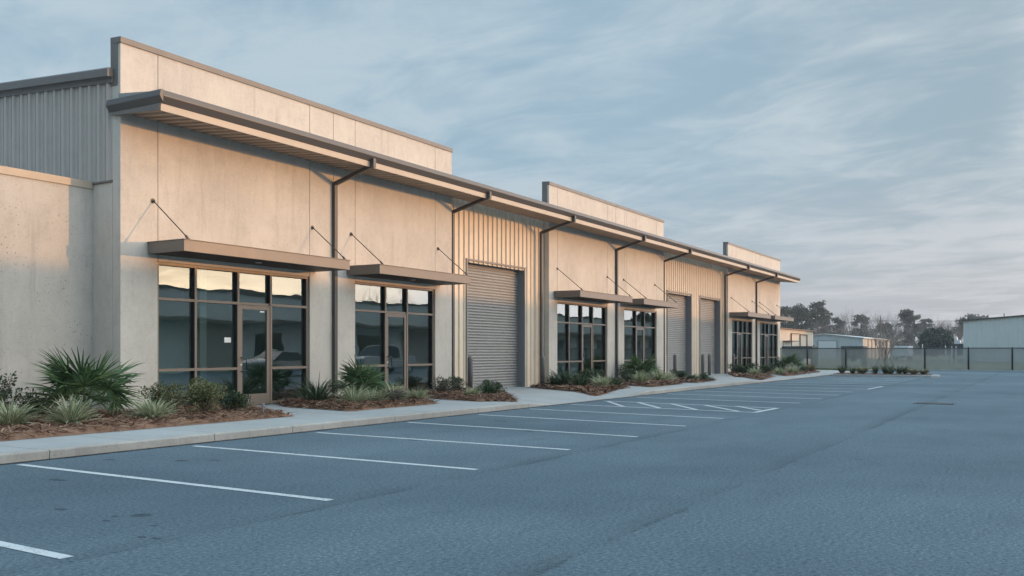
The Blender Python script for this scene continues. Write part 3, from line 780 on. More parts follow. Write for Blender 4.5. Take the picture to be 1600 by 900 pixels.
def upright(seed, shoots=34, h=1.1, spread=.45, leafsize=(.045,.075), tuft=True):
    rnd = random.Random(seed); b = MB(); st = MB()
    for i in range(shoots):
        az = rnd.uniform(0, 6.28); r1 = spread*rnd.uniform(.2,1); hh = h*rnd.uniform(.45, 1)*(1-.25*r1/spread)
        pts = [Vector((rnd.gauss(0,.05), rnd.gauss(0,.05), 0))]
        for k_ in range(1, 6):
            t = k_/5; pts.append(Vector((math.cos(az)*r1*t**.8 + rnd.gauss(0,.02), math.sin(az)*r1*t**.8 + rnd.gauss(0,.02), hh*t)))
        st.tube(pts, [.01,.009,.008,.006,.005,.003], 5, False)
        for k_ in range(46):
            t = rnd.uniform(.22, 1.0); i0 = min(4, int(t*5)); p = pts[i0].lerp(pts[i0+1], t*5-i0)
            v = rvec(rnd); v.z = abs(v.z)*.7; dn = 1.0 + (1.2 if tuft and t > .8 else 0)
            l_ = rnd.uniform(*leafsize); leaf(b, p + v*.03*dn, (v+Vector((0,0,.3))).normalized(), rvec(rnd), l_, l_*.55)
    return b, st
def shrub_thing(name, builder, m_leaf, loc, label, s=1.0, group=None):
    root = thing(name, label, 'shrub', (0,0,0), group)
    b, st = builder
    b.build('leaves', m_leaf, root, recalc=False); st.build('stems', M['stem'], root, recalc=False)
    root.location = loc; root.scale = (s,s,s) if not isinstance(s, tuple) else s; root.rotation_euler.z = random.uniform(0,6.28)
    return root
def palmetto(seed, loc, label, fans=17, s=1.0, spec=None):
    rnd = random.Random(seed)
    root = thing('fan_palm', label, 'palm', (0,0,0), 'fan palms in the planting beds')
    tr = MB(); tr.tube([(0,0,0),(0.01,0,.14),(0,.01,.24)], [.10,.11,.07], 10); tr.build('trunk', M['stem'], root)
    for i in range(fans):
        az = i*2.399 + rnd.uniform(-.3,.3); f_ = i/fans
        el = R(86 - 62*f_ + rnd.uniform(-9,9)); lp = rnd.uniform(.44,.70)*(1 - .1*f_)
        d = Vector((math.cos(az)*math.cos(el), math.sin(az)*math.cos(el), math.sin(el)))
        b = MB(); p = Vector((math.cos(az)*.05, math.sin(az)*.05, .18)); pts = [p]
        for k_ in range(4):
            d = (d + Vector((math.cos(az)*.05, math.sin(az)*.05, -.05))).normalized(); p = p + d*lp/4; pts.append(p)
        b.tube(pts, [.014,.012,.010,.009,.008], 5, False)
        side = Vector((-math.sin(az), math.cos(az), 0)); roll = rnd.uniform(-.5,.5)
        ax_ = d; nrm = side.cross(ax_).normalized(); side = (side*math.cos(roll) + nrm*math.sin(roll)).normalized(); nrm = side.cross(ax_).normalized()
        ns = 24; L0 = rnd.uniform(.54,.70)
        for k_ in range(ns):
            t = (k_+.5)/ns*2-1; ang = t*R(118)
            dd = (ax_*math.cos(ang) + side*math.sin(ang) + nrm*(.16 + .12*rnd.uniform(-1,1))).normalized()
            ll = L0*(1-.30*abs(t)**2)*rnd.uniform(.88,1.08); sd_ = dd.cross(nrm).normalized(); rows = []; q = p.copy(); dk = dd.copy(); droop = rnd.uniform(.2,1.0)
            for j, (tt, wk) in enumerate(((0,.003),(.25,.016),(.5,.021),(.75,.012),(1,.0015))):
                if j: 
                    dk = (dk + Vector((0,0,-.05*droop*j))).normalized(); q = q + dk*ll*.25
                rows += [q - sd_*wk - nrm*.0, q - nrm*wk*.55, q + sd_*wk]
            b.add(rows, [(3*j+c_, 3*j+c_+1, 3*j+c_+4, 3*j+c_+3) for j in range(4) for c_ in (0,1)])
        b.build('frond', M['palm'], root, recalc=False)
    root.location = loc; root.scale = (s,s,s); root.rotation_euler.z = rnd.uniform(0, 6.28)
    return root
ZB = .19
palmetto(3, (10.95,15.75,ZB), 'largest fan palm with long pointed leaves at the front left corner', 22, 1.08)
palmetto(8, (18.3,15.15,ZB), 'fan palm in front of the second storefront behind pale grass tufts', 21, .84)
palmetto(12, (38.2,15.75,ZB), 'fan palm in front of the fourth storefront, midway along the building', 20, .98)
palmetto(21, (63.8,15.4,ZB), 'distant fan palm at the far end corner of the building', 18, .98)
LM = [liriope(s_, 190, .62, width=.013) for s_ in (31,32,33,34)]
GL = 'pale striped grass tufts in the beds'
for i, (x, y, s_, lb) in enumerate([
    (9.02,14.97,.95,'pale striped grass tuft at the far left edge of the first bed'), (9.75,14.41,1.02,'pale striped grass tuft in front of the largest fan palm'),
    (11.25,14.2,.92,'pale striped grass tuft right of the largest fan palm, before an olive shrub'),
    (16.9,14.22,.98,'wide pale striped tuft left of the second fan palm'), (17.55,14.13,.78,'small pale tuft in front of the second fan palm'), (18.35,14.2,1.0,'pale striped tuft at the right foot of the second fan palm'), (19.15,14.02,.72,'smallest pale tuft at the right tip of the second bed'),
    (21.42,13.8,.62,'little pale tuft among shrubs left of the single roller door'), (28.95,13.35,.95,'pale striped tuft at the front of the bed below the third storefront'),
    (33.61,13.85,1.0,'pale striped tuft left of the middle fan palm'), (36.05,14.04,1.05,'pale striped tuft right of the middle fan palm'), (37.0,13.98,.85,'pale tuft at the right tip of the middle palm bed'),
    (47.82,13.32,.9,'pale tuft in the bed below the fifth storefront'), (51.4,12.95,.85,'pale tuft at the left end of the farthest bed'), (54.38,12.98,.95,'pale tuft at the middle of the farthest bed'), (38.7,13.2,.6,'tiny pale tuft in the small bed left of the paired roller doors')]):
    place('striped_grass', LM[i % 4], (x, y, ZB-.01), lb, 'grass clump', s_, GL)
SM = [liriope(s_, 190, .86, False, .010, .78) for s_ in (41,42)]
for i, (x, y, s_, lb) in enumerate([(17.0,15.45,1.0,'tall dark spiky grass between the first and second storefronts'), (29.24,15.0,1.0,'tall dark spiky grass left in front of the third storefront'), (29.04,14.28,.85,'dark spiky grass at the front left of the third storefront bed'), (29.67,15.6,.78,'dark spiky grass close to the wall left of the third storefront')]):
    place('spiky_grass', SM[i % 2], (x, y, ZB-.02), lb, 'grass clump', s_, 'dark spiky grasses')
DG = [liriope(s_, 210, .5, False, .012, 1.0, [M['spiky']]) for s_ in (51,52)]
for i, (x, y, s_, lb) in enumerate([(30.16,13.48,1.1,'green mounding grass at the right tip of the third storefront bed'), (22.1,13.75,.95,'green mounding grass among dark shrubs left of the single roller door'), (34.74,14.76,1.0,'green mounding grass left behind the middle fan palm'), (38.29,13.44,.8,'green mounding grass in the small bed left of the paired roller doors'), (57.95,13.29,1.1,'green mounding grass right of center in the farthest bed')]):
    place('mounding_grass', DG[i % 2], (x, y, ZB-.01), lb, 'grass clump', s_, 'green mounding grasses')
shrub_thing('leggy_shrub', upright(61, 36, 1.15, .5), M['darkleaf'], (9.1,15.6,ZB), 'leggy dark shrub with upright shoots at the far left against the wall', 1.0)
shrub_thing('leggy_shrub', upright(62, 20, .6, .45), M['darkleaf'], (10.55,16.6,ZB), 'low dark shrub half hidden behind the largest fan palm', 1.0)
shrub_thing('round_shrub', shrub(71, 2200, (.46,.42,.36)), M['olive'], (12.55,15.5,ZB-.02), 'loose olive shrub at the wall corner right of the largest fan palm', (1,1,1.0), 'olive shrubs in the first bed')
shrub_thing('round_shrub', shrub(72, 3200, (.42,.42,.40)), M['olive'], (12.61,14.43,ZB-.02), 'full rounded olive shrub in front of the first storefront', 1.0, 'olive shrubs in the first bed')
shrub_thing('round_shrub', shrub(73, 1900, (.29,.29,.28)), M['darkleaf'], (13.55,14.5,ZB-.02), 'small dark rounded shrub left of the first storefront door', 1.0)
shrub_thing('round_shrub', shrub(74, 700, (.28,.28,.18)), M['greyleaf'], (17.96,13.85,ZB-.02), 'tiny grey shrub between pale tufts in the second bed', 1.0)
shrub_thing('twiggy_shrub', shrub(75, 1100, (.45,.4,.28)), M['greyleaf'], (22.55,15.6,ZB-.02), 'grey twiggy shrub below the right jamb of the second storefront', 1.0)
shrub_thing('round_shrub', shrub(76, 1500, (.40,.4,.27)), M['darkleaf'], (23.9,15.95,ZB-.02), 'dark shrub at the dark post left of the single roller door', 1.0)
shrub_thing('round_shrub', shrub(77, 1500, (.38,.36,.25)), M['darkleaf'], (22.75,14.1,ZB-.02), 'dark rounded shrub at the right tip of the bed before the single roller door', 1.0)
shrub_thing('round_shrub', shrub(78, 2000, (.55,.5,.34), (.05,.08)), M['darkleaf'], (30.0,14.4,ZB-.02), 'broad dark green shrub in front of the third storefront', 1.0)
shrub_thing('leggy_shrub', upright(63, 26, .72, .42), M['darkleaf'], (35.32,15.2,ZB-.02), 'upright dark shrub left of the middle fan palm at the dark post', 1.0)
SH = [(39.75,14.44,.9,'dark low shrub at the left bollard of the paired roller doors'), (38.75,13.05,.72,'dark low shrub at the right tip of the small bed'), (49.9,14.8,1.2,'dark rounded shrub at the left below the fifth storefront'), (50.3,14.3,1.25,'dark rounded shrub below the fifth storefront door'), (50.75,13.6,1.1,'dark rounded shrub below the right jamb of the fifth storefront')]
proto = None
for x, y, s_, lb in SH:
    if proto is None: proto = shrub_thing('round_shrub', shrub(79, 1300, (.42,.40,.25), (.05,.085)), M['darkleaf'], (x,y,ZB-.02), lb, s_, 'dark shrubs in the farther beds')
    else:
        c_ = copy_tree(proto); c_.location = (x,y,ZB-.02); c_.scale = (s_,)*3; c_.rotation_euler.z = random.uniform(0,6); tag(c_, lb)
shrub_thing('leggy_shrub', upright(64, 26, 1.0, .42, (.06,.1)), M['darkleaf'], (55.57,14.06,ZB-.02), 'upright grey green shrub below the sixth storefront at the building end', 1.0)
PG = liriope(81, 230, .62, False, .016, .85, [M['straw_grass']])
place('dry_grass', PG, (60.0,13.2,ZB), 'straw coloured dry grass clump at the far tip of the last bed', 'grass clump', 1.0, 'dry ornamental grasses')
# traffic island with its kerb, tree and grasses
isl = [(55.62,11.1),(55.62,6.3),(55.75,5.75),(56.3,5.45),(57.5,5.45),(58.2,5.9),(58.4,6.6),(58.4,11.1)]
b = MB(); b.prism(isl, 'z', -.05, .12)
tag(b.build('traffic_island_kerb', M['walk'], bevel=.02), kind='structure')
inner = [(55.85,11.0),(55.85,6.4),(56.3,5.8),(57.4,5.8),(58.1,6.5),(58.1,11.0)]
b = MB(); b.prism(inner, 'z', .1, .16); tag(b.build('island_mulch', M['straw'], bevel=.02), 'dark mulch filling the parking island', 'mulch bed', kind='stuff')
b = MB(); b.add([(58.4,5.2,.05),(62.5,5.2,.05),(62.5,11.5,.05),(58.4,11.5,.05)], [(0,1,2,3)])
IS = [liriope(s_, 90, .62, False, .016, .5, [M['island']]) for s_ in (91,92)]
for i, (x, y, s_, lb) in enumerate([(57.3,10.75,1.0,'green grass clump at the left end of the parking island'), (56.6,10.05,.8,'small green clump second from the left end of the island'), (56.3,8.75,.95,'green island clump just left of the bare young tree'), (57.0,8.3,1.05,'green clump at the foot of the bare young tree on its left'), (56.4,7.95,.9,'low green clump at the foot of the bare young tree, in front'), (57.0,7.55,.9,'green island clump just right of the bare young tree'), (56.6,7.2,.95,'green island clump next to the dry grasses')]):
    place('island_grass', IS[i % 2], (x,y,.15), lb, 'grass clump', s_, 'green grass clumps on the parking island')
for i, (x, y, s_, lb) in enumerate([(56.6,9.5,1.0,'straw coloured grass third from the left end of the island'), (56.4,6.72,.85,'straw coloured grass second from the right end of the island'), (56.6,6.2,.8,'straw coloured grass at the right end of the island')]):
    place('dry_grass', PG, (x,y,.15), lb, 'grass clump', (s_*1.0, s_*1.0, s_*.85), 'dry ornamental grasses')

# ------------------------------------------------------------------ trees
def branch(b, p, d, l_, r_, depth, rnd, up=.15, nseg=3, spread=.75, sides=4, kids=(2,3), rk=.55):
    pts = [p]; rad = [r_]
    for k_ in range(nseg):
        d = (d + rvec(rnd)*.16 + Vector((0,0,up*.3))).normalized(); p = p + d*l_/nseg; pts.append(p); rad.append(r_*(1-.45*(k_+1)/nseg))
    b.tube(pts, rad, sides if depth > 1 else 3, False)
    if depth == 0: return
    for i in range(rnd.randint(*kids)):
        t = rnd.uniform(.45, 1.0); i0 = min(nseg-1, int(t*nseg)); q = pts[i0].lerp(pts[i0+1], t*nseg-i0)
        v = rvec(rnd); nd = (d + v*spread + Vector((0,0,up))).normalized()
        branch(b, q, nd, l_*rnd.uniform(.55,.8), r_*rk, depth-1, rnd, up, nseg, spread, sides, kids, rk)
    branch(b, pts[-1], (d + rvec(rnd)*.3).normalized(), l_*.75, r_*rk, depth-1, rnd, up, nseg, spread, sides, kids, rk)
# young tree on the island
rnd = random.Random(5)
yt = thing('young_bare_tree', 'slim leafless young tree with spreading twigs on the parking island', 'tree', (57.2,8.35,.14))
b = MB(); b.tube([(57.2,8.35,.12),(57.21,8.36,.5),(57.2,8.34,.85)], [.05,.045,.04], 7); b.build('trunk', M['palebark'], yt)
b = MB()
for i in range(6):
    az = i*1.05; d = Vector((math.cos(az)*.5, math.sin(az)*.5, 1)).normalized()
    branch(b, Vector((57.2,8.34,.7+.03*i)), d, .74, .028, 4, rnd, .16, 3, .6, 4, (2,2), .68)
b.build('crown', M['palebark'], yt, recalc=False)
for X, Y, dx, dy, lb in ((57.15,9.05,.0,-.42,'wooden stake leaning in on the left of the young tree'), (57.25,7.7,.0,.4,'wooden stake leaning in on the right of the young tree')):
    b = MB(); b.tube([(X,Y,.1),(X+dx*.8,Y+dy,1.12)], .022, 6); tag(b.build('tree_stake', M['wood']), lb, 'stake', 'stakes of the young tree')

def clump_leaves(b, rnd, c_, rx, rz, n, ls):
    for _ in range(n):
        v = rvec(rnd); rr = rnd.uniform(.2, 1.05)**.55
        p = c_ + Vector((v.x*rx*rr, v.y*rx*rr, v.z*rz*rr)); l_ = rnd.uniform(*ls)
        leaf(b, p, (v*.4+rvec(rnd)).normalized(), rvec(rnd), l_, l_*.7)
def pine(loc, h, label, seed, crown=.5, width=.22, clumps=38, ls=(.5,1.0), group='pines beyond the fence', n=60):
    rnd = random.Random(seed); root = thing('pine_tree', label, 'tree', loc, group)
    x, y, z = loc; t = MB()
    bend = rnd.uniform(-.02,.02)*h
    tp = [Vector((x,y,z)), Vector((x+bend*.4,y,z+h*.4)), Vector((x+bend,y+bend*.5,z+h*.75)), Vector((x+bend,y,z+h*.97))]
    t.tube(tp, [h*.016,h*.012,h*.009,h*.003], 8)
    f = MB()
    for i in range(clumps):
        ft = rnd.uniform(0,1); zz = h*(1-crown*ft) - h*.04; az = rnd.uniform(0,6.28)
        prof = math.sin(math.pi*min(1, .18+ft*.72))**.8
        rr = h*width*prof*rnd.uniform(.25,1.0)
        c_ = Vector((x+bend+math.cos(az)*rr, y+math.sin(az)*rr, z+zz))
        cr = h*rnd.uniform(.045,.08); clump_leaves(f, rnd, c_, cr, cr*.55, n, ls)
        st_ = Vector((x+bend*.9, y, z+zz-h*.03-rr*.2)); t.tube([st_, c_], [h*.0035,h*.0012], 4, False)
    t.build('trunk', M['bark'], root, recalc=False); f.build('crown', M['pine'], root, recalc=False)
    return root
def broadleaf(loc, h, w_, label, seed, m_='oak', clumps=70, ls=(.5,.95), low=.12, group=None, n=70):
    rnd = random.Random(seed); root = thing('evergreen_tree', label, 'tree', loc, group); x, y, z = loc
    t = MB(); t.tube([(x,y,z),(x+.1,y,z+h*.3),(x,y,z+h*.6)], [h*.03,h*.022,h*.012], 8)
    f = MB()
    for i in range(clumps):
        v = rvec(rnd); rr = rnd.uniform(.35,1)**.5
        c_ = Vector((x+v.x*w_/2*rr, y+v.y*w_/2*rr, z+h*(low+(1-low)*(.5+.46*v.z*rr)))); cr = h*rnd.uniform(.07,.13)
        clump_leaves(f, rnd, c_, cr, cr*.75, n, ls)
        t.tube([(x,y,z+h*.35), tuple(Vector((x,y,z+h*.45)).lerp(c_,.5)), tuple(c_)], [h*.01,h*.006,h*.002], 4, False)
    t.build('trunk', M['bark'], root, recalc=False); f.build('crown', M[m_], root, recalc=False)
    return root
pine((309,65.8,0), 17.8, 'tallest pine, round open crown on a bare trunk above the cream building', 101, .42, .16, 40, (.35,.75))
pine((314.5,64.4,0), 15.8, 'thinner pine leaning on the right of the tallest pine', 102, .5, .13, 26, (.35,.75))
pine((316,73.8,0), 17.6, 'pine whose small crown rises just over the wood left of the tallest pine', 103, .6, .17, 42, (.4,.8))
pine((294,72.1,0), 16.0, 'bushy pine at the left edge of the wood beside the warehouse end', 104, .8, .24, 60, (.4,.85))
pine((302,68.9,0), 15.3, 'bushy pine between the tallest pine and the warehouse end', 105, .85, .26, 64, (.4,.85))
pine((301,79.5,0), 16.4, 'pine mostly hidden behind the far end of the warehouse', 106, .7, .24, 44, (.4,.85))
pine((333,63.9,0), 13.4, 'conical dark pine in the dip right of the tallest pine', 107, .85, .17, 46, (.4,.8))
pine((348,58.9,0), 14.9, 'rounded pine over the middle of the blue grey gable shed', 108, .7, .22, 46, (.4,.8))
pine((352,51.2,0), 12.4, 'flat topped dark pine behind the bare young tree', 109, .7, .28, 46, (.4,.8))
pine((334.9,41.6,0), 15.6, 'lone tall pine with layered crown standing in the gap right of the wood', 110, .68, .21, 54, (.35,.8))
pine((342.9,37.6,0), 12.6, 'smaller pine leaning out on the right of the lone tall pine', 111, .6, .22, 34, (.35,.75))
broadleaf((251.9,24.9,0), 7.9, 8.4, 'low dense dark evergreen tree right of the lone tall pine', 121, n=110, ls=(.3,.6), low=.02, clumps=90)
broadleaf((368.4,23.6,0), 14.6, 9.5, 'broad rounded evergreen just left above the pale metal building', 122, clumps=46, ls=(.35,.8), low=.5, n=60)
broadleaf((366,28.4,0), 13.2, 5.0, 'small evergreen crown touching the left of the broad rounded one', 123, clumps=24, ls=(.35,.8), low=.5, n=60)
# bare winter trees: a few shapes, copied
def bare_tree(seed, h, label, loc):
    rnd = random.Random(seed); root = thing('bare_tree', label, 'tree', (0,0,0), 'bare winter trees of the far wood')
    t = MB(); t.tube([(0,0,0),(.05,0,h*.12),(0,.1,h*.25)], [h*.018,h*.015,h*.013], 6, False); t.build('trunk', M['twig'], root, recalc=False)
    b = MB()
    for i in range(4):
        az = i*1.6+rnd.uniform(-.4,.4); d = Vector((math.cos(az)*.45, math.sin(az)*.45, 1)).normalized()
        branch(b, Vector((0,.05,h*(.2+.02*i))), d, h*.30, h*.0085, 4, rnd, .2, 3, .6, 4, (2,3))
    b.build('crown', M['twig'], root, recalc=False); root.location = loc; return root
BT = None
bare_pos = [((335.4,60.4),15.9,'bare winter tree rising over the dip right of the tallest pine'), ((340.2,52.4),14.8,'wide bare winter tree behind the bare young tree of the island'), ((343,47.6),14.1,'bare winter tree left of the far utility pole'),
            ((364.7,30.3),12.9,'bare winter tree just left of the broad rounded evergreen'), ((372.4,17),12.7,'bare winter treetop poking over the pale metal building roof'), ((371.6,38.3),13,'bare winter tree between lone pine and dark low evergreen')]
extra = []
rr = random.Random(77)
for i in range(34):
    t = i/33; X = 285 + rr.uniform(0, 26) + 45*t; Y = 78 - 52*t + rr.uniform(-3,3); extra.append(((X, Y), rr.uniform(8.2, 11.0)))
protos = [bare_tree(130+i, 12, bare_pos[i][2], (*bare_pos[i][0], 0)) for i in range(3)]
for i in range(3): protos[i].scale = (bare_pos[i][1]/12,)*3
for i, ((X, Y), h, lb) in enumerate(bare_pos[3:]):
    c_ = copy_tree(protos[i]); c_.location = (X,Y,0); c_.scale = (h/12,)*3; c_.rotation_euler.z = rr.uniform(0,6); tag(c_, lb)
for i, ((X, Y), h) in enumerate(extra):
    c_ = copy_tree(protos[i % 3]); c_.location = (X,Y,0); c_.scale = (h/11,)*3; c_.rotation_euler.z = rr.uniform(0,6); tag(c_, 'grey bare tree in the dense far wood behind the sheds')
# tangled undergrowth of the wood reads as one mass
b = MB(); rnd = random.Random(9)
for i in range(1300):
    t = rnd.uniform(-.12, 1.5); X = 283 + rnd.uniform(0, 22) + 45*t; Y = 80 - 50*t + rnd.uniform(-4,4); hh = rnd.uniform(3.5, 9.5 if t < .72 else 5.5)
    if t > .8: X += rnd.uniform(0, 30)
    clump_leaves(b, rnd, Vector((X, Y, hh*.55)), rnd.uniform(1.0,2.0), hh*.5, 46, (.25,.6))
tag(b.build('woodland_undergrowth', M['thicket'], recalc=False), 'grey brown tangled undergrowth of the far wood', 'wood', kind='stuff')

# ------------------------------------------------------------------ chain link fence with screen
FX = 76.6
F_ = thing('chain_link_fence', 'long black framed chain link fence with grey see-through screen at the end of the lot', 'fence', (FX, 5, 0))
posts = [17.1+2.93*i for i in range(6, 0, -1)] + [17.1,14.1,11.17,8.34,5.35,2.47,-.45,-3.4,-6.3,-9.2,-12.1,-15]
for y in posts:
    b = MB(); b.tube([(FX,y,-.05),(FX,y,1.73),(FX,y,1.78)], [.055,.055,.03], 10); b.build('post', M['black'], F_, smooth=True)
b = MB(); b.tube([(FX,posts[0],1.70),(FX,posts[-1],1.70)], .03, 8); b.build('top_rail', M['black'], F_)
b = MB(); b.tube([(FX,posts[0],.08),(FX,posts[-1],.08)], .008, 6); b.build('bottom_wire', M['black'], F_)
b = MB(); n = 220; vs = []
for i in range(n+1):
    y = lerp(posts[0], posts[-1], i/n); sag = .012*math.sin(i*1.7)
    for z in (.10, .6, 1.15, 1.68): vs.append((FX+.07+sag*(1.2-abs(z-.9)), y, z+ (.02*math.sin(i*.9) if z < .2 else 0)))
b.add(vs, [(i*4+j, (i+1)*4+j, (i+1)*4+j+1, i*4+j+1) for i in range(n) for j in range(3)])
b.build('screen', M['screen'], F_, recalc=False)
# verge of short grass along the fence
b = MB(); rnd = random.Random(3)
for i in range(5000):
    x = rnd.uniform(75.7, 77.6); y = rnd.uniform(-6, 26)
    if x < 75.62: continue
    t = rnd.uniform(0,6.28); h = rnd.uniform(.05,.16); dx, dy = math.cos(t)*.03, math.sin(t)*.03
    b.add([(x-dx,y-dy,-.03),(x+dx,y+dy,-.03),(x+dx*1.5+rnd.uniform(-.04,.04),y+rnd.uniform(-.04,.04),h)], [(0,1,2)])
for i in range(6000):
    x = rnd.uniform(68.2, 75.6); y = rnd.uniform(11.9, 24)
    t = rnd.uniform(0,6.28); h = rnd.uniform(.04,.12); dx, dy = math.cos(t)*.03, math.sin(t)*.03
    b.add([(x-dx,y-dy,-.03),(x+dx,y+dy,-.03),(x+dx*1.5+rnd.uniform(-.04,.04),y+rnd.uniform(-.04,.04),h)], [(0,1,2)])
M['verge'] = leafmat('verge grass', [(0,(.05,.08,.025)),(.6,(.10,.14,.05)),(1,(.2,.2,.1))], .7, .3)
tag(b.build('grass_verge', M['verge'], recalc=False), 'short green grass along the fence foot', 'grass', kind='stuff')
b = MB(); b.box(75.45, 75.62, -17.9, 11.6, -.1, .10); b.box(61.02, 75.62, 11.64, 11.80, -.1, .10)
tag(b.build('lot_edge_kerb', M['walk'], bevel=.015), kind='structure')

# ------------------------------------------------------------------ buildings beyond the fence
def ribbed(b, p0, p1, z0, zf, pitch=.9, depth=.06):
    """ribbed wall from p0 to p1, top height by function of t"""
    p0 = Vector((*p0,0)); p1 = Vector((*p1,0)); d = p1-p0; ln = d.length; d.normalize(); nrm = Vector((d.y,-d.x,0)); prof = []; s_ = 0
    while s_ < ln-.3:
        prof += [(s_,0),(s_+.05,depth),(s_+.16,depth),(s_+.21,0)]; s_ += pitch
    prof.append((ln,0)); vs = []
    for z in (0,1):
        for a_, o_ in prof:
            p = p0+d*a_+nrm*o_; vs.append((p.x,p.y, z0 if z == 0 else zf(a_/ln)))
    n = len(prof); b.add(vs, [(i,i+1,n+i+1,n+i) for i in range(n-1)])
# blue grey gable shed
S = thing('gable_shed', 'low blue grey gable shed with pale roller door and cream side wall', 'building', (190,39,0))
gz = lambda y: 4.85 - abs(y-39)*.115
b = MB(); ribbed(b, (190,46.2), (190,39), 0, lambda t: gz(46.2-7.2*t)); ribbed(b, (190,39), (190,31.8), 0, lambda t: gz(39-7.2*t)); b.build('gable_wall', M['bluemetal2'], S, recalc=False)
b = MB(); ribbed(b, (190,31.8), (225,31.8), 0, lambda t: gz(31.8)); b.build('side_wall', M['creammetal'], S, recalc=False)  # cream instead of blue grey: warm sunlight put into the wall colour
b = MB(); b.box(225,225.2,31.8,46.2,0,4); b.box(190.1,225,46,46.2,0,4); b.build('rear_wall', M['bluemetal2'], S)
b = MB(); b.prism([(31.5,gz(31.5)+.02),(39,4.87),(46.5,gz(46.5)+.02),(46.5,gz(46.5)+.14),(39,4.99),(31.5,gz(31.5)+.14)], 'x', 189.7, 225.3); b.build('roof', M['whitemetal'], S)
b = MB(); b.box(189.86,189.95,36.75,40.2,0,3.5); dr = b.build('roller_door', M['whitemetal'], S)
b = MB(); b.box(189.84,189.94,36.6,36.75,0,3.62); b.box(189.84,189.94,40.2,40.35,0,3.62); b.box(189.84,189.94,36.75,40.2,3.501,3.62); b.build('door_frame', M['jamb'], dr)
b = MB(); b.box(189.85,189.95,41.0,42.4,2.5,2.75); b.build('wall_light', M['darkbox'], S)
for x in (195,199.5,204,209,214,219.5):
    b = MB(); b.box(x,x+.16,31.6,31.73,0,3.95); b.build('downpipe', M['brownroof'], S)
# cream flat building nearest the warehouse end
S = thing('cream_building', 'small cream metal building with brown downpipes seen just past the warehouse end', 'building', (111,26,0))
b = MB(); ribbed(b, (96,26), (119.7,26), 0, lambda t: 3.95, .6, .03); ribbed(b, (119.7,26), (119.7,40), 0, lambda t: 3.95, .6, .03); b.box(95.9,119.6,39.9,40,0,3.9); b.box(95.9,96,26.1,39.9,0,3.9); b.build('wall', M['creammetal'], S, recalc=False)
b = MB(); b.box(95.6,119.95,25.7,40.3,3.96,4.06); b.build('roof', M['brownroof'], S)
for x in (108.0,112.3,115.9):
    b = MB(); b.box(x,x+.14,25.84,25.95,1.9,3.5); b.box(x-.02,x+.2,25.76,25.95,1.2,1.9); b.build('downpipe', M['brownroof'], S)
b = MB(); b.bar((108.1,25.9,3.52),(111.9,25.9,3.56),.1,.1); b.bar((112.4,25.9,3.5),(115.9,25.9,3.45),.1,.1); b.build('conduit', M['brownroof'], S)
b = MB(); b.box(104.6,107.6,25.84,25.96,0,2.5); dd = b.build('door', M['whitemetal'], S)
b = MB(); b.box(104.5,107.9,25.0,25.95,2.55,2.66); b.build('door_canopy', M['brownroof'], dd)
# pale metal building at the right
S = thing('pale_metal_building', 'large pale blue grey metal building with a dark sloping roof edge at the right', 'building', (140,-6,0))
gz2 = lambda y: 6.9 - abs(y+7.5)*.075
b = MB(); ribbed(b, (140,10.4), (140,-7.5), 0, lambda t: gz2(10.4-17.9*t), .55, .05); ribbed(b, (140,-7.5), (140,-25.4), 0, lambda t: gz2(-7.5-17.9*t), .55, .05); b.build('gable_wall', M['bluemetal'], S, recalc=False)
b = MB(); ribbed(b, (190,10.4), (140,10.4), 0, lambda t: 5.5, .6, .05); b.box(140.1,190,-25.4,-25.2,0,5.4); b.box(189.9,190,-25.2,10.3,0,5.4); b.build('side_wall', M['bluemetal2'], S, recalc=False)
b = MB(); b.prism([(10.6,gz2(10.6)+.02),(-7.5,6.92),(-25.6,gz2(-25.6)+.02),(-25.6,gz2(-25.6)+.2),(-7.5,7.1),(10.6,gz2(10.6)+.2)], 'x', 139.75, 190.3); b.build('roof', M['post'], S)
# smaller things beyond the fence
def trailer(name, loc, lx, ly, z0, z1, m_, label, cat):
    t = thing(name, label, cat, loc); x, y, _ = loc
    b = MB(); b.box(x-lx/2,x+lx/2,y-ly/2,y+ly/2,z0,z1); b.build('body', m_, t, bevel=.06)
    for sx in (-.28,.28):
        for sy in (-1,1):
            b = MB(); b.tube([(x+lx*sx,y+sy*(ly/2+.01),.4),(x+lx*sx,y+sy*(ly/2-.2),.4)], .4, 14); b.build('wheel', M['tyre'], t)
    b = MB(); b.box(x-lx/2+.05,x+lx/2-.05,y-.12,y+.12,z0-.25,z0-.005); b.build('chassis', M['black'], t)
    return t
trailer('covered_trailer', (91,21.0,0), 2.4, 2.9, .75, 1.95, M['darkbox'], 'dark covered trailer behind the fence before the cream building', 'trailer')
trailer('covered_trailer', (95.5,16.8,0), 2.2, 2.1, .75, 1.96, M['darkbox'], 'dark covered trailer behind the fence before the blue grey shed', 'trailer')
trailer('box_trailer', (161.6,20.9,0), 6, 2.4, .65, 2.3, M['whitemetal'], 'white box trailer behind the fence left of the lone tall pine', 'trailer')
t = thing('white_truck', 'white truck cab and dark bed far behind the fence beside the pale metal building', 'truck', (199,15.6,0))
b = MB(); b.box(196,202,14.2,16.9,.8,2.9); b.build('bed', M['darkbox'], t); b = MB(); b.prism([(13.0,.9),(13.0,3.1),(15.2,3.1),(15.3,3.6),(15.8,3.7),(15.9,4.3),(16.3,4.3),(16.4,.9)], 'x', 198.2, 200); b.build('cab', M['whitemetal'], t, bevel=.05)
for y in (13.9,16.2):
    b = MB(); b.tube([(195.9,y,.5),(196.4,y,.5)], .5, 12); b.build('wheel', M['tyre'], t)
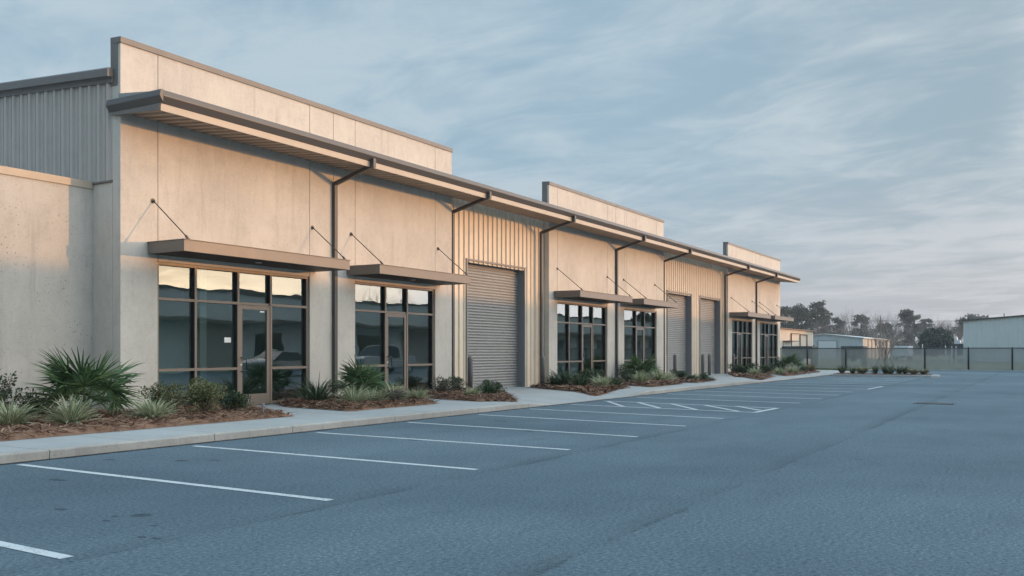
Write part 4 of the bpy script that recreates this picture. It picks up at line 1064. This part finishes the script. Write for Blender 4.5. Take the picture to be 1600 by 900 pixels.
for i, (X, Y, h, lb) in enumerate([(130.6,14.5,2.4,'tallest of the white marker posts behind the fence'), (132.1,11.9,2.2,'white marker post behind the fence below the low dark evergreen'), (132.5,11.2,2.1,'white marker post behind the fence, second from the pale metal building'), (132.9,10.75,2.1,'white marker post behind the fence, nearest the pale metal building')]):
    b = MB(); b.tube([(X,Y,0),(X,Y,h-.05),(X,Y,h)], [.065,.065,.03], 8); tag(b.build('marker_post', M['whitemetal']), lb, 'post', 'white marker posts behind the fence')
# poles and wires
def pole(X, Y, h, label):
    t = thing('utility_pole', label, 'pole', (X,Y,0), 'wooden utility poles')
    b = MB(); b.tube([(X,Y,0),(X,Y,h)], [.2,.13], 8); b.build('shaft', M['bark'], t)
    b = MB(); b.box(X-.08,X+.08,Y-1.0,Y+1.0,h-1.75,h-1.55); ca = b.build('crossarm', M['bark'], t)
    for dy in (-.85,.85):
        b = MB(); b.tube([(X,Y+dy,h-1.55),(X,Y+dy,h-1.3)], .06, 8); b.build('insulator', M['whitemetal'], ca)
pole(290,11.35,12.0, 'brown utility pole above the roof of the pale metal building')
pole(290,43.6,12.0, 'brown utility pole between the far wood and the lone tall pine')
for dz, dy, lb in ((-1.3,.85,'power line, upper wire between the two utility poles'), (-1.55,-.85,'power line, second wire between the two utility poles'), (-3.1,0,'power line, lowest wire between the two utility poles')):
    pts = []
    for a_, c_ in ((70,43.6),(43.6,11.35),(11.35,-35)):
        for i in range(12):
            t = i/12; pts.append((290, lerp(a_+dy,c_+dy,t), 12+dz - .9*4*t*(1-t)*(.6)))
    b = MB(); b.tube(pts, .028, 4, False); tag(b.build('power_line', M['post'], recalc=False), lb, 'wire', 'wires on the utility poles')
t = thing('street_lamp', 'slim pale lamp post standing over the cream building roof', 'lamp', (165,50,0))
X, Y = 172.5, 54.2
t.location = (X,Y,0); b = MB(); b.tube([(X,Y,0),(X,Y,6.6)], [.11,.07], 8); b.build('pole', M['whitemetal'], t); b = MB(); b.box(X-.12,X+.12,Y-1.0,Y+.05,6.6,6.72); b.build('lamp_head', M['whitemetal'], t)
# drain grate on the lot
t = thing('drain_grate', 'dark slotted drain grate set in the asphalt', 'drain grate', (28,2.85,0))
b = MB()
gx, gy, gl_, gw = 27.95, 2.8, .95, .62
b.box(gx-.31,gx-.27,gy-.5,gy+.5,.003,.014); b.box(gx+.27,gx+.31,gy-.5,gy+.5,.003,.014); b.box(gx-.268,gx+.268,gy-.5,gy-.46,.003,.014); b.box(gx-.268,gx+.268,gy+.46,gy+.5,.003,.014); b.build('frame', M['black'], t)
b = MB()
for i in range(11): b.box(gx-.268,gx+.268,gy-.42+i*.08,gy-.39+i*.08,.006,.013)
b.build('bars', M['post'], t); b = MB(); b.box(gx-.269,gx+.269,gy-.459,gy+.459,.002,.005); b.build('pit', M['black'], t)
b = MB(); b.tube([(13.5,13.72,.16),(13.5,13.72,.33),(13.5,13.72,.34),(13.5,13.72,.40)], [.022,.022,.035,.03], 10)
tag(b.build('sprinkler_head', M['jamb']), 'grey sprinkler riser in the straw left of the small dark shrub', 'sprinkler')
b = MB(); rnd = random.Random(15)
for i in range(90):
    x = rnd.uniform(4, 40); y = rnd.uniform(-2, 11.5) if i % 3 else rnd.gauss(11.3, .15); y = min(y, 11.58); l_ = rnd.uniform(.02, .05); t = rnd.uniform(0, 6.28)
    leaf(b, Vector((x,y,.006)), Vector((math.cos(t),math.sin(t),rnd.uniform(0,.3))).normalized(), Vector((0,0,1)), l_, l_*.6)
tag(b.build('leaf_litter', M['bark'], recalc=False), 'small dark dry leaves scattered over the asphalt', 'leaf litter', kind='stuff')
# ------------------------------------------------------------------ across the lot (seen in the glass, and shading the ground)
OY, OH = -18.0, 5.85
S = thing('opposite_warehouse', 'long plain pale warehouse across the lot, mirrored in the storefront glass', 'building', (40,OY-10,0))
b = MB(); b.box(-40,178,OY-20,OY,-.1,OH-.2); b.build('wall', M['oppwall'], S)
b = MB(); b.box(-40.1,178.1,OY-20.1,OY+.08,OH-.199,OH); b.build('coping', M['coping'], S)
b = MB(); b.box(-40,178,OY+.002,OY+1.3,3.5,3.75); b.build('awning', M['awning'], S)
for i in range(17):
    x = -28 + i*12
    b = MB(); b.box(x,x+4.2,OY+.002,OY+.05,0,3.4); b.build('roller_door', M['jamb'] if i % 2 else M['sidesiding'], S)
    b = MB(); b.box(x+6,x+9,OY+.002,OY+.06,.2,2.9); b.build('storefront_window', M['carglass'], S)
def car(loc, label, pts_body, pts_cab, w_, paint_, wheels, cat):
    x, y, _ = loc; t = thing('parked_car' if cat == 'car' else 'pickup_truck', label, cat, loc)
    def loft(prof, ya, yb, tin, zt0, zt1):
        vs = []
        for s_ in (-1,1):
            for px_, pz in prof:
                k_ = (pz-zt0)/(zt1-zt0) if zt1 > zt0 else 0; vs.append((x+px_, y+s_*(w_/2 - tin*max(0,min(1,k_))), pz))
        n = len(prof); return vs, [(i,(i+1) % n,n+(i+1) % n,n+i) for i in range(n)] + [tuple(range(n)), tuple(range(2*n-1,n-1,-1))]
    b = MB(); b.add(*loft(pts_body, 0, 0, .08, .5, 1.0)); b.build('body', paint_, t, bevel=.05)
    zb = min(p[1] for p in pts_cab); zt = max(p[1] for p in pts_cab)
    b = MB(); b.add(*loft([(p[0], p[1]) for p in pts_cab], 0, 0, .22, zb, zt)); b.build('windows', M['carglass'], t, bevel=.03)
    b = MB(); b.add(*loft([(p[0]*1, p[1]+.015) for p in pts_cab if p[1] > zt-.05] + [(p[0]*.98, p[1]+.05) for p in reversed(pts_cab) if p[1] > zt-.05], 0, 0, .2, zb, zt)); b.build('roof', paint_, t, bevel=.01)
    for wx in wheels:
        for s_ in (-1,1):
            b = MB(); b.tube([(x+wx,y+s_*(w_/2-.2),.33),(x+wx,y+s_*(w_/2+.01),.33)], .33, 20); wh = b.build('wheel', M['tyre'], t)
            b = MB(); b.tube([(x+wx,y+s_*(w_/2+.005),.33),(x+wx,y+s_*(w_/2+.025),.33)], .2, 16); b.build('rim', M['whitemetal'], wh)
    return t
car((39,-4.6,0), 'silver sedan parked across the lot, mirrored in the first storefront', [(-2.3,.3),(-2.3,.75),(-2.1,.9),(-1.0,.98),(1.5,.98),(2.2,.92),(2.3,.7),(2.3,.3)], [(-1.35,.97),(-.55,1.42),(.75,1.44),(1.75,.97)], 1.8, M['carpaint'], (-1.4,1.4), 'car')
car((47.5,-4.0,0), 'silver pickup truck parked across the lot, mirrored in the second storefront', [(-2.8,.45),(-2.8,.95),(-2.6,1.1),(2.7,1.1),(2.8,1.0),(2.8,.45)], [(-1.3,1.09),(-.8,1.72),(.5,1.74),(.7,1.09)], 1.9, M['carpaint'], (-1.8,1.8), 'truck')
for i, (X, Y, h, w_, lb) in enumerate([(196,-46,10,13,'round tree beyond the opposite warehouse end, nearest of three'), (210,-44,11.5,15,'tallest round tree beyond the opposite warehouse end'), (226,-48,10,14,'round tree beyond the opposite warehouse end, farthest of three')]):
    broadleaf((X,Y,0), h, w_, lb, 140+i, clumps=110, ls=(.6,1.2), low=.02, n=90)
bt = copy_tree(protos[1]); bt.location = (101,-46,0); bt.scale = (.8,)*3; tag(bt, 'bare tree behind the opposite warehouse, mirrored in the second storefront')
bt = copy_tree(protos[0]); bt.location = (111,-48,0); bt.scale = (.78,)*3; tag(bt, 'second bare tree behind the opposite warehouse roof')

# ------------------------------------------------------------------ thin evening haze
b = MB(); b.box(-60, 560, -140, 170, -1.2, 22)
hz = b.build('haze', None, None); hz.data.materials.clear()
hm = bpy.data.materials.new('haze'); hm.use_nodes = True; hn = hm.node_tree; hn.nodes.clear()
ho = hn.nodes.new('ShaderNodeOutputMaterial'); hv = hn.nodes.new('ShaderNodeVolumePrincipled')
hv.inputs['Color'].default_value = (.86,.92,1,1); hv.inputs['Density'].default_value = .00036; hv.inputs['Anisotropy'].default_value = .0
hn.links.new(hv.outputs[0], ho.inputs['Volume']); hz.data.materials.append(hm); tag(hz, 'thin pale evening haze over the lot', None, None, 'stuff')
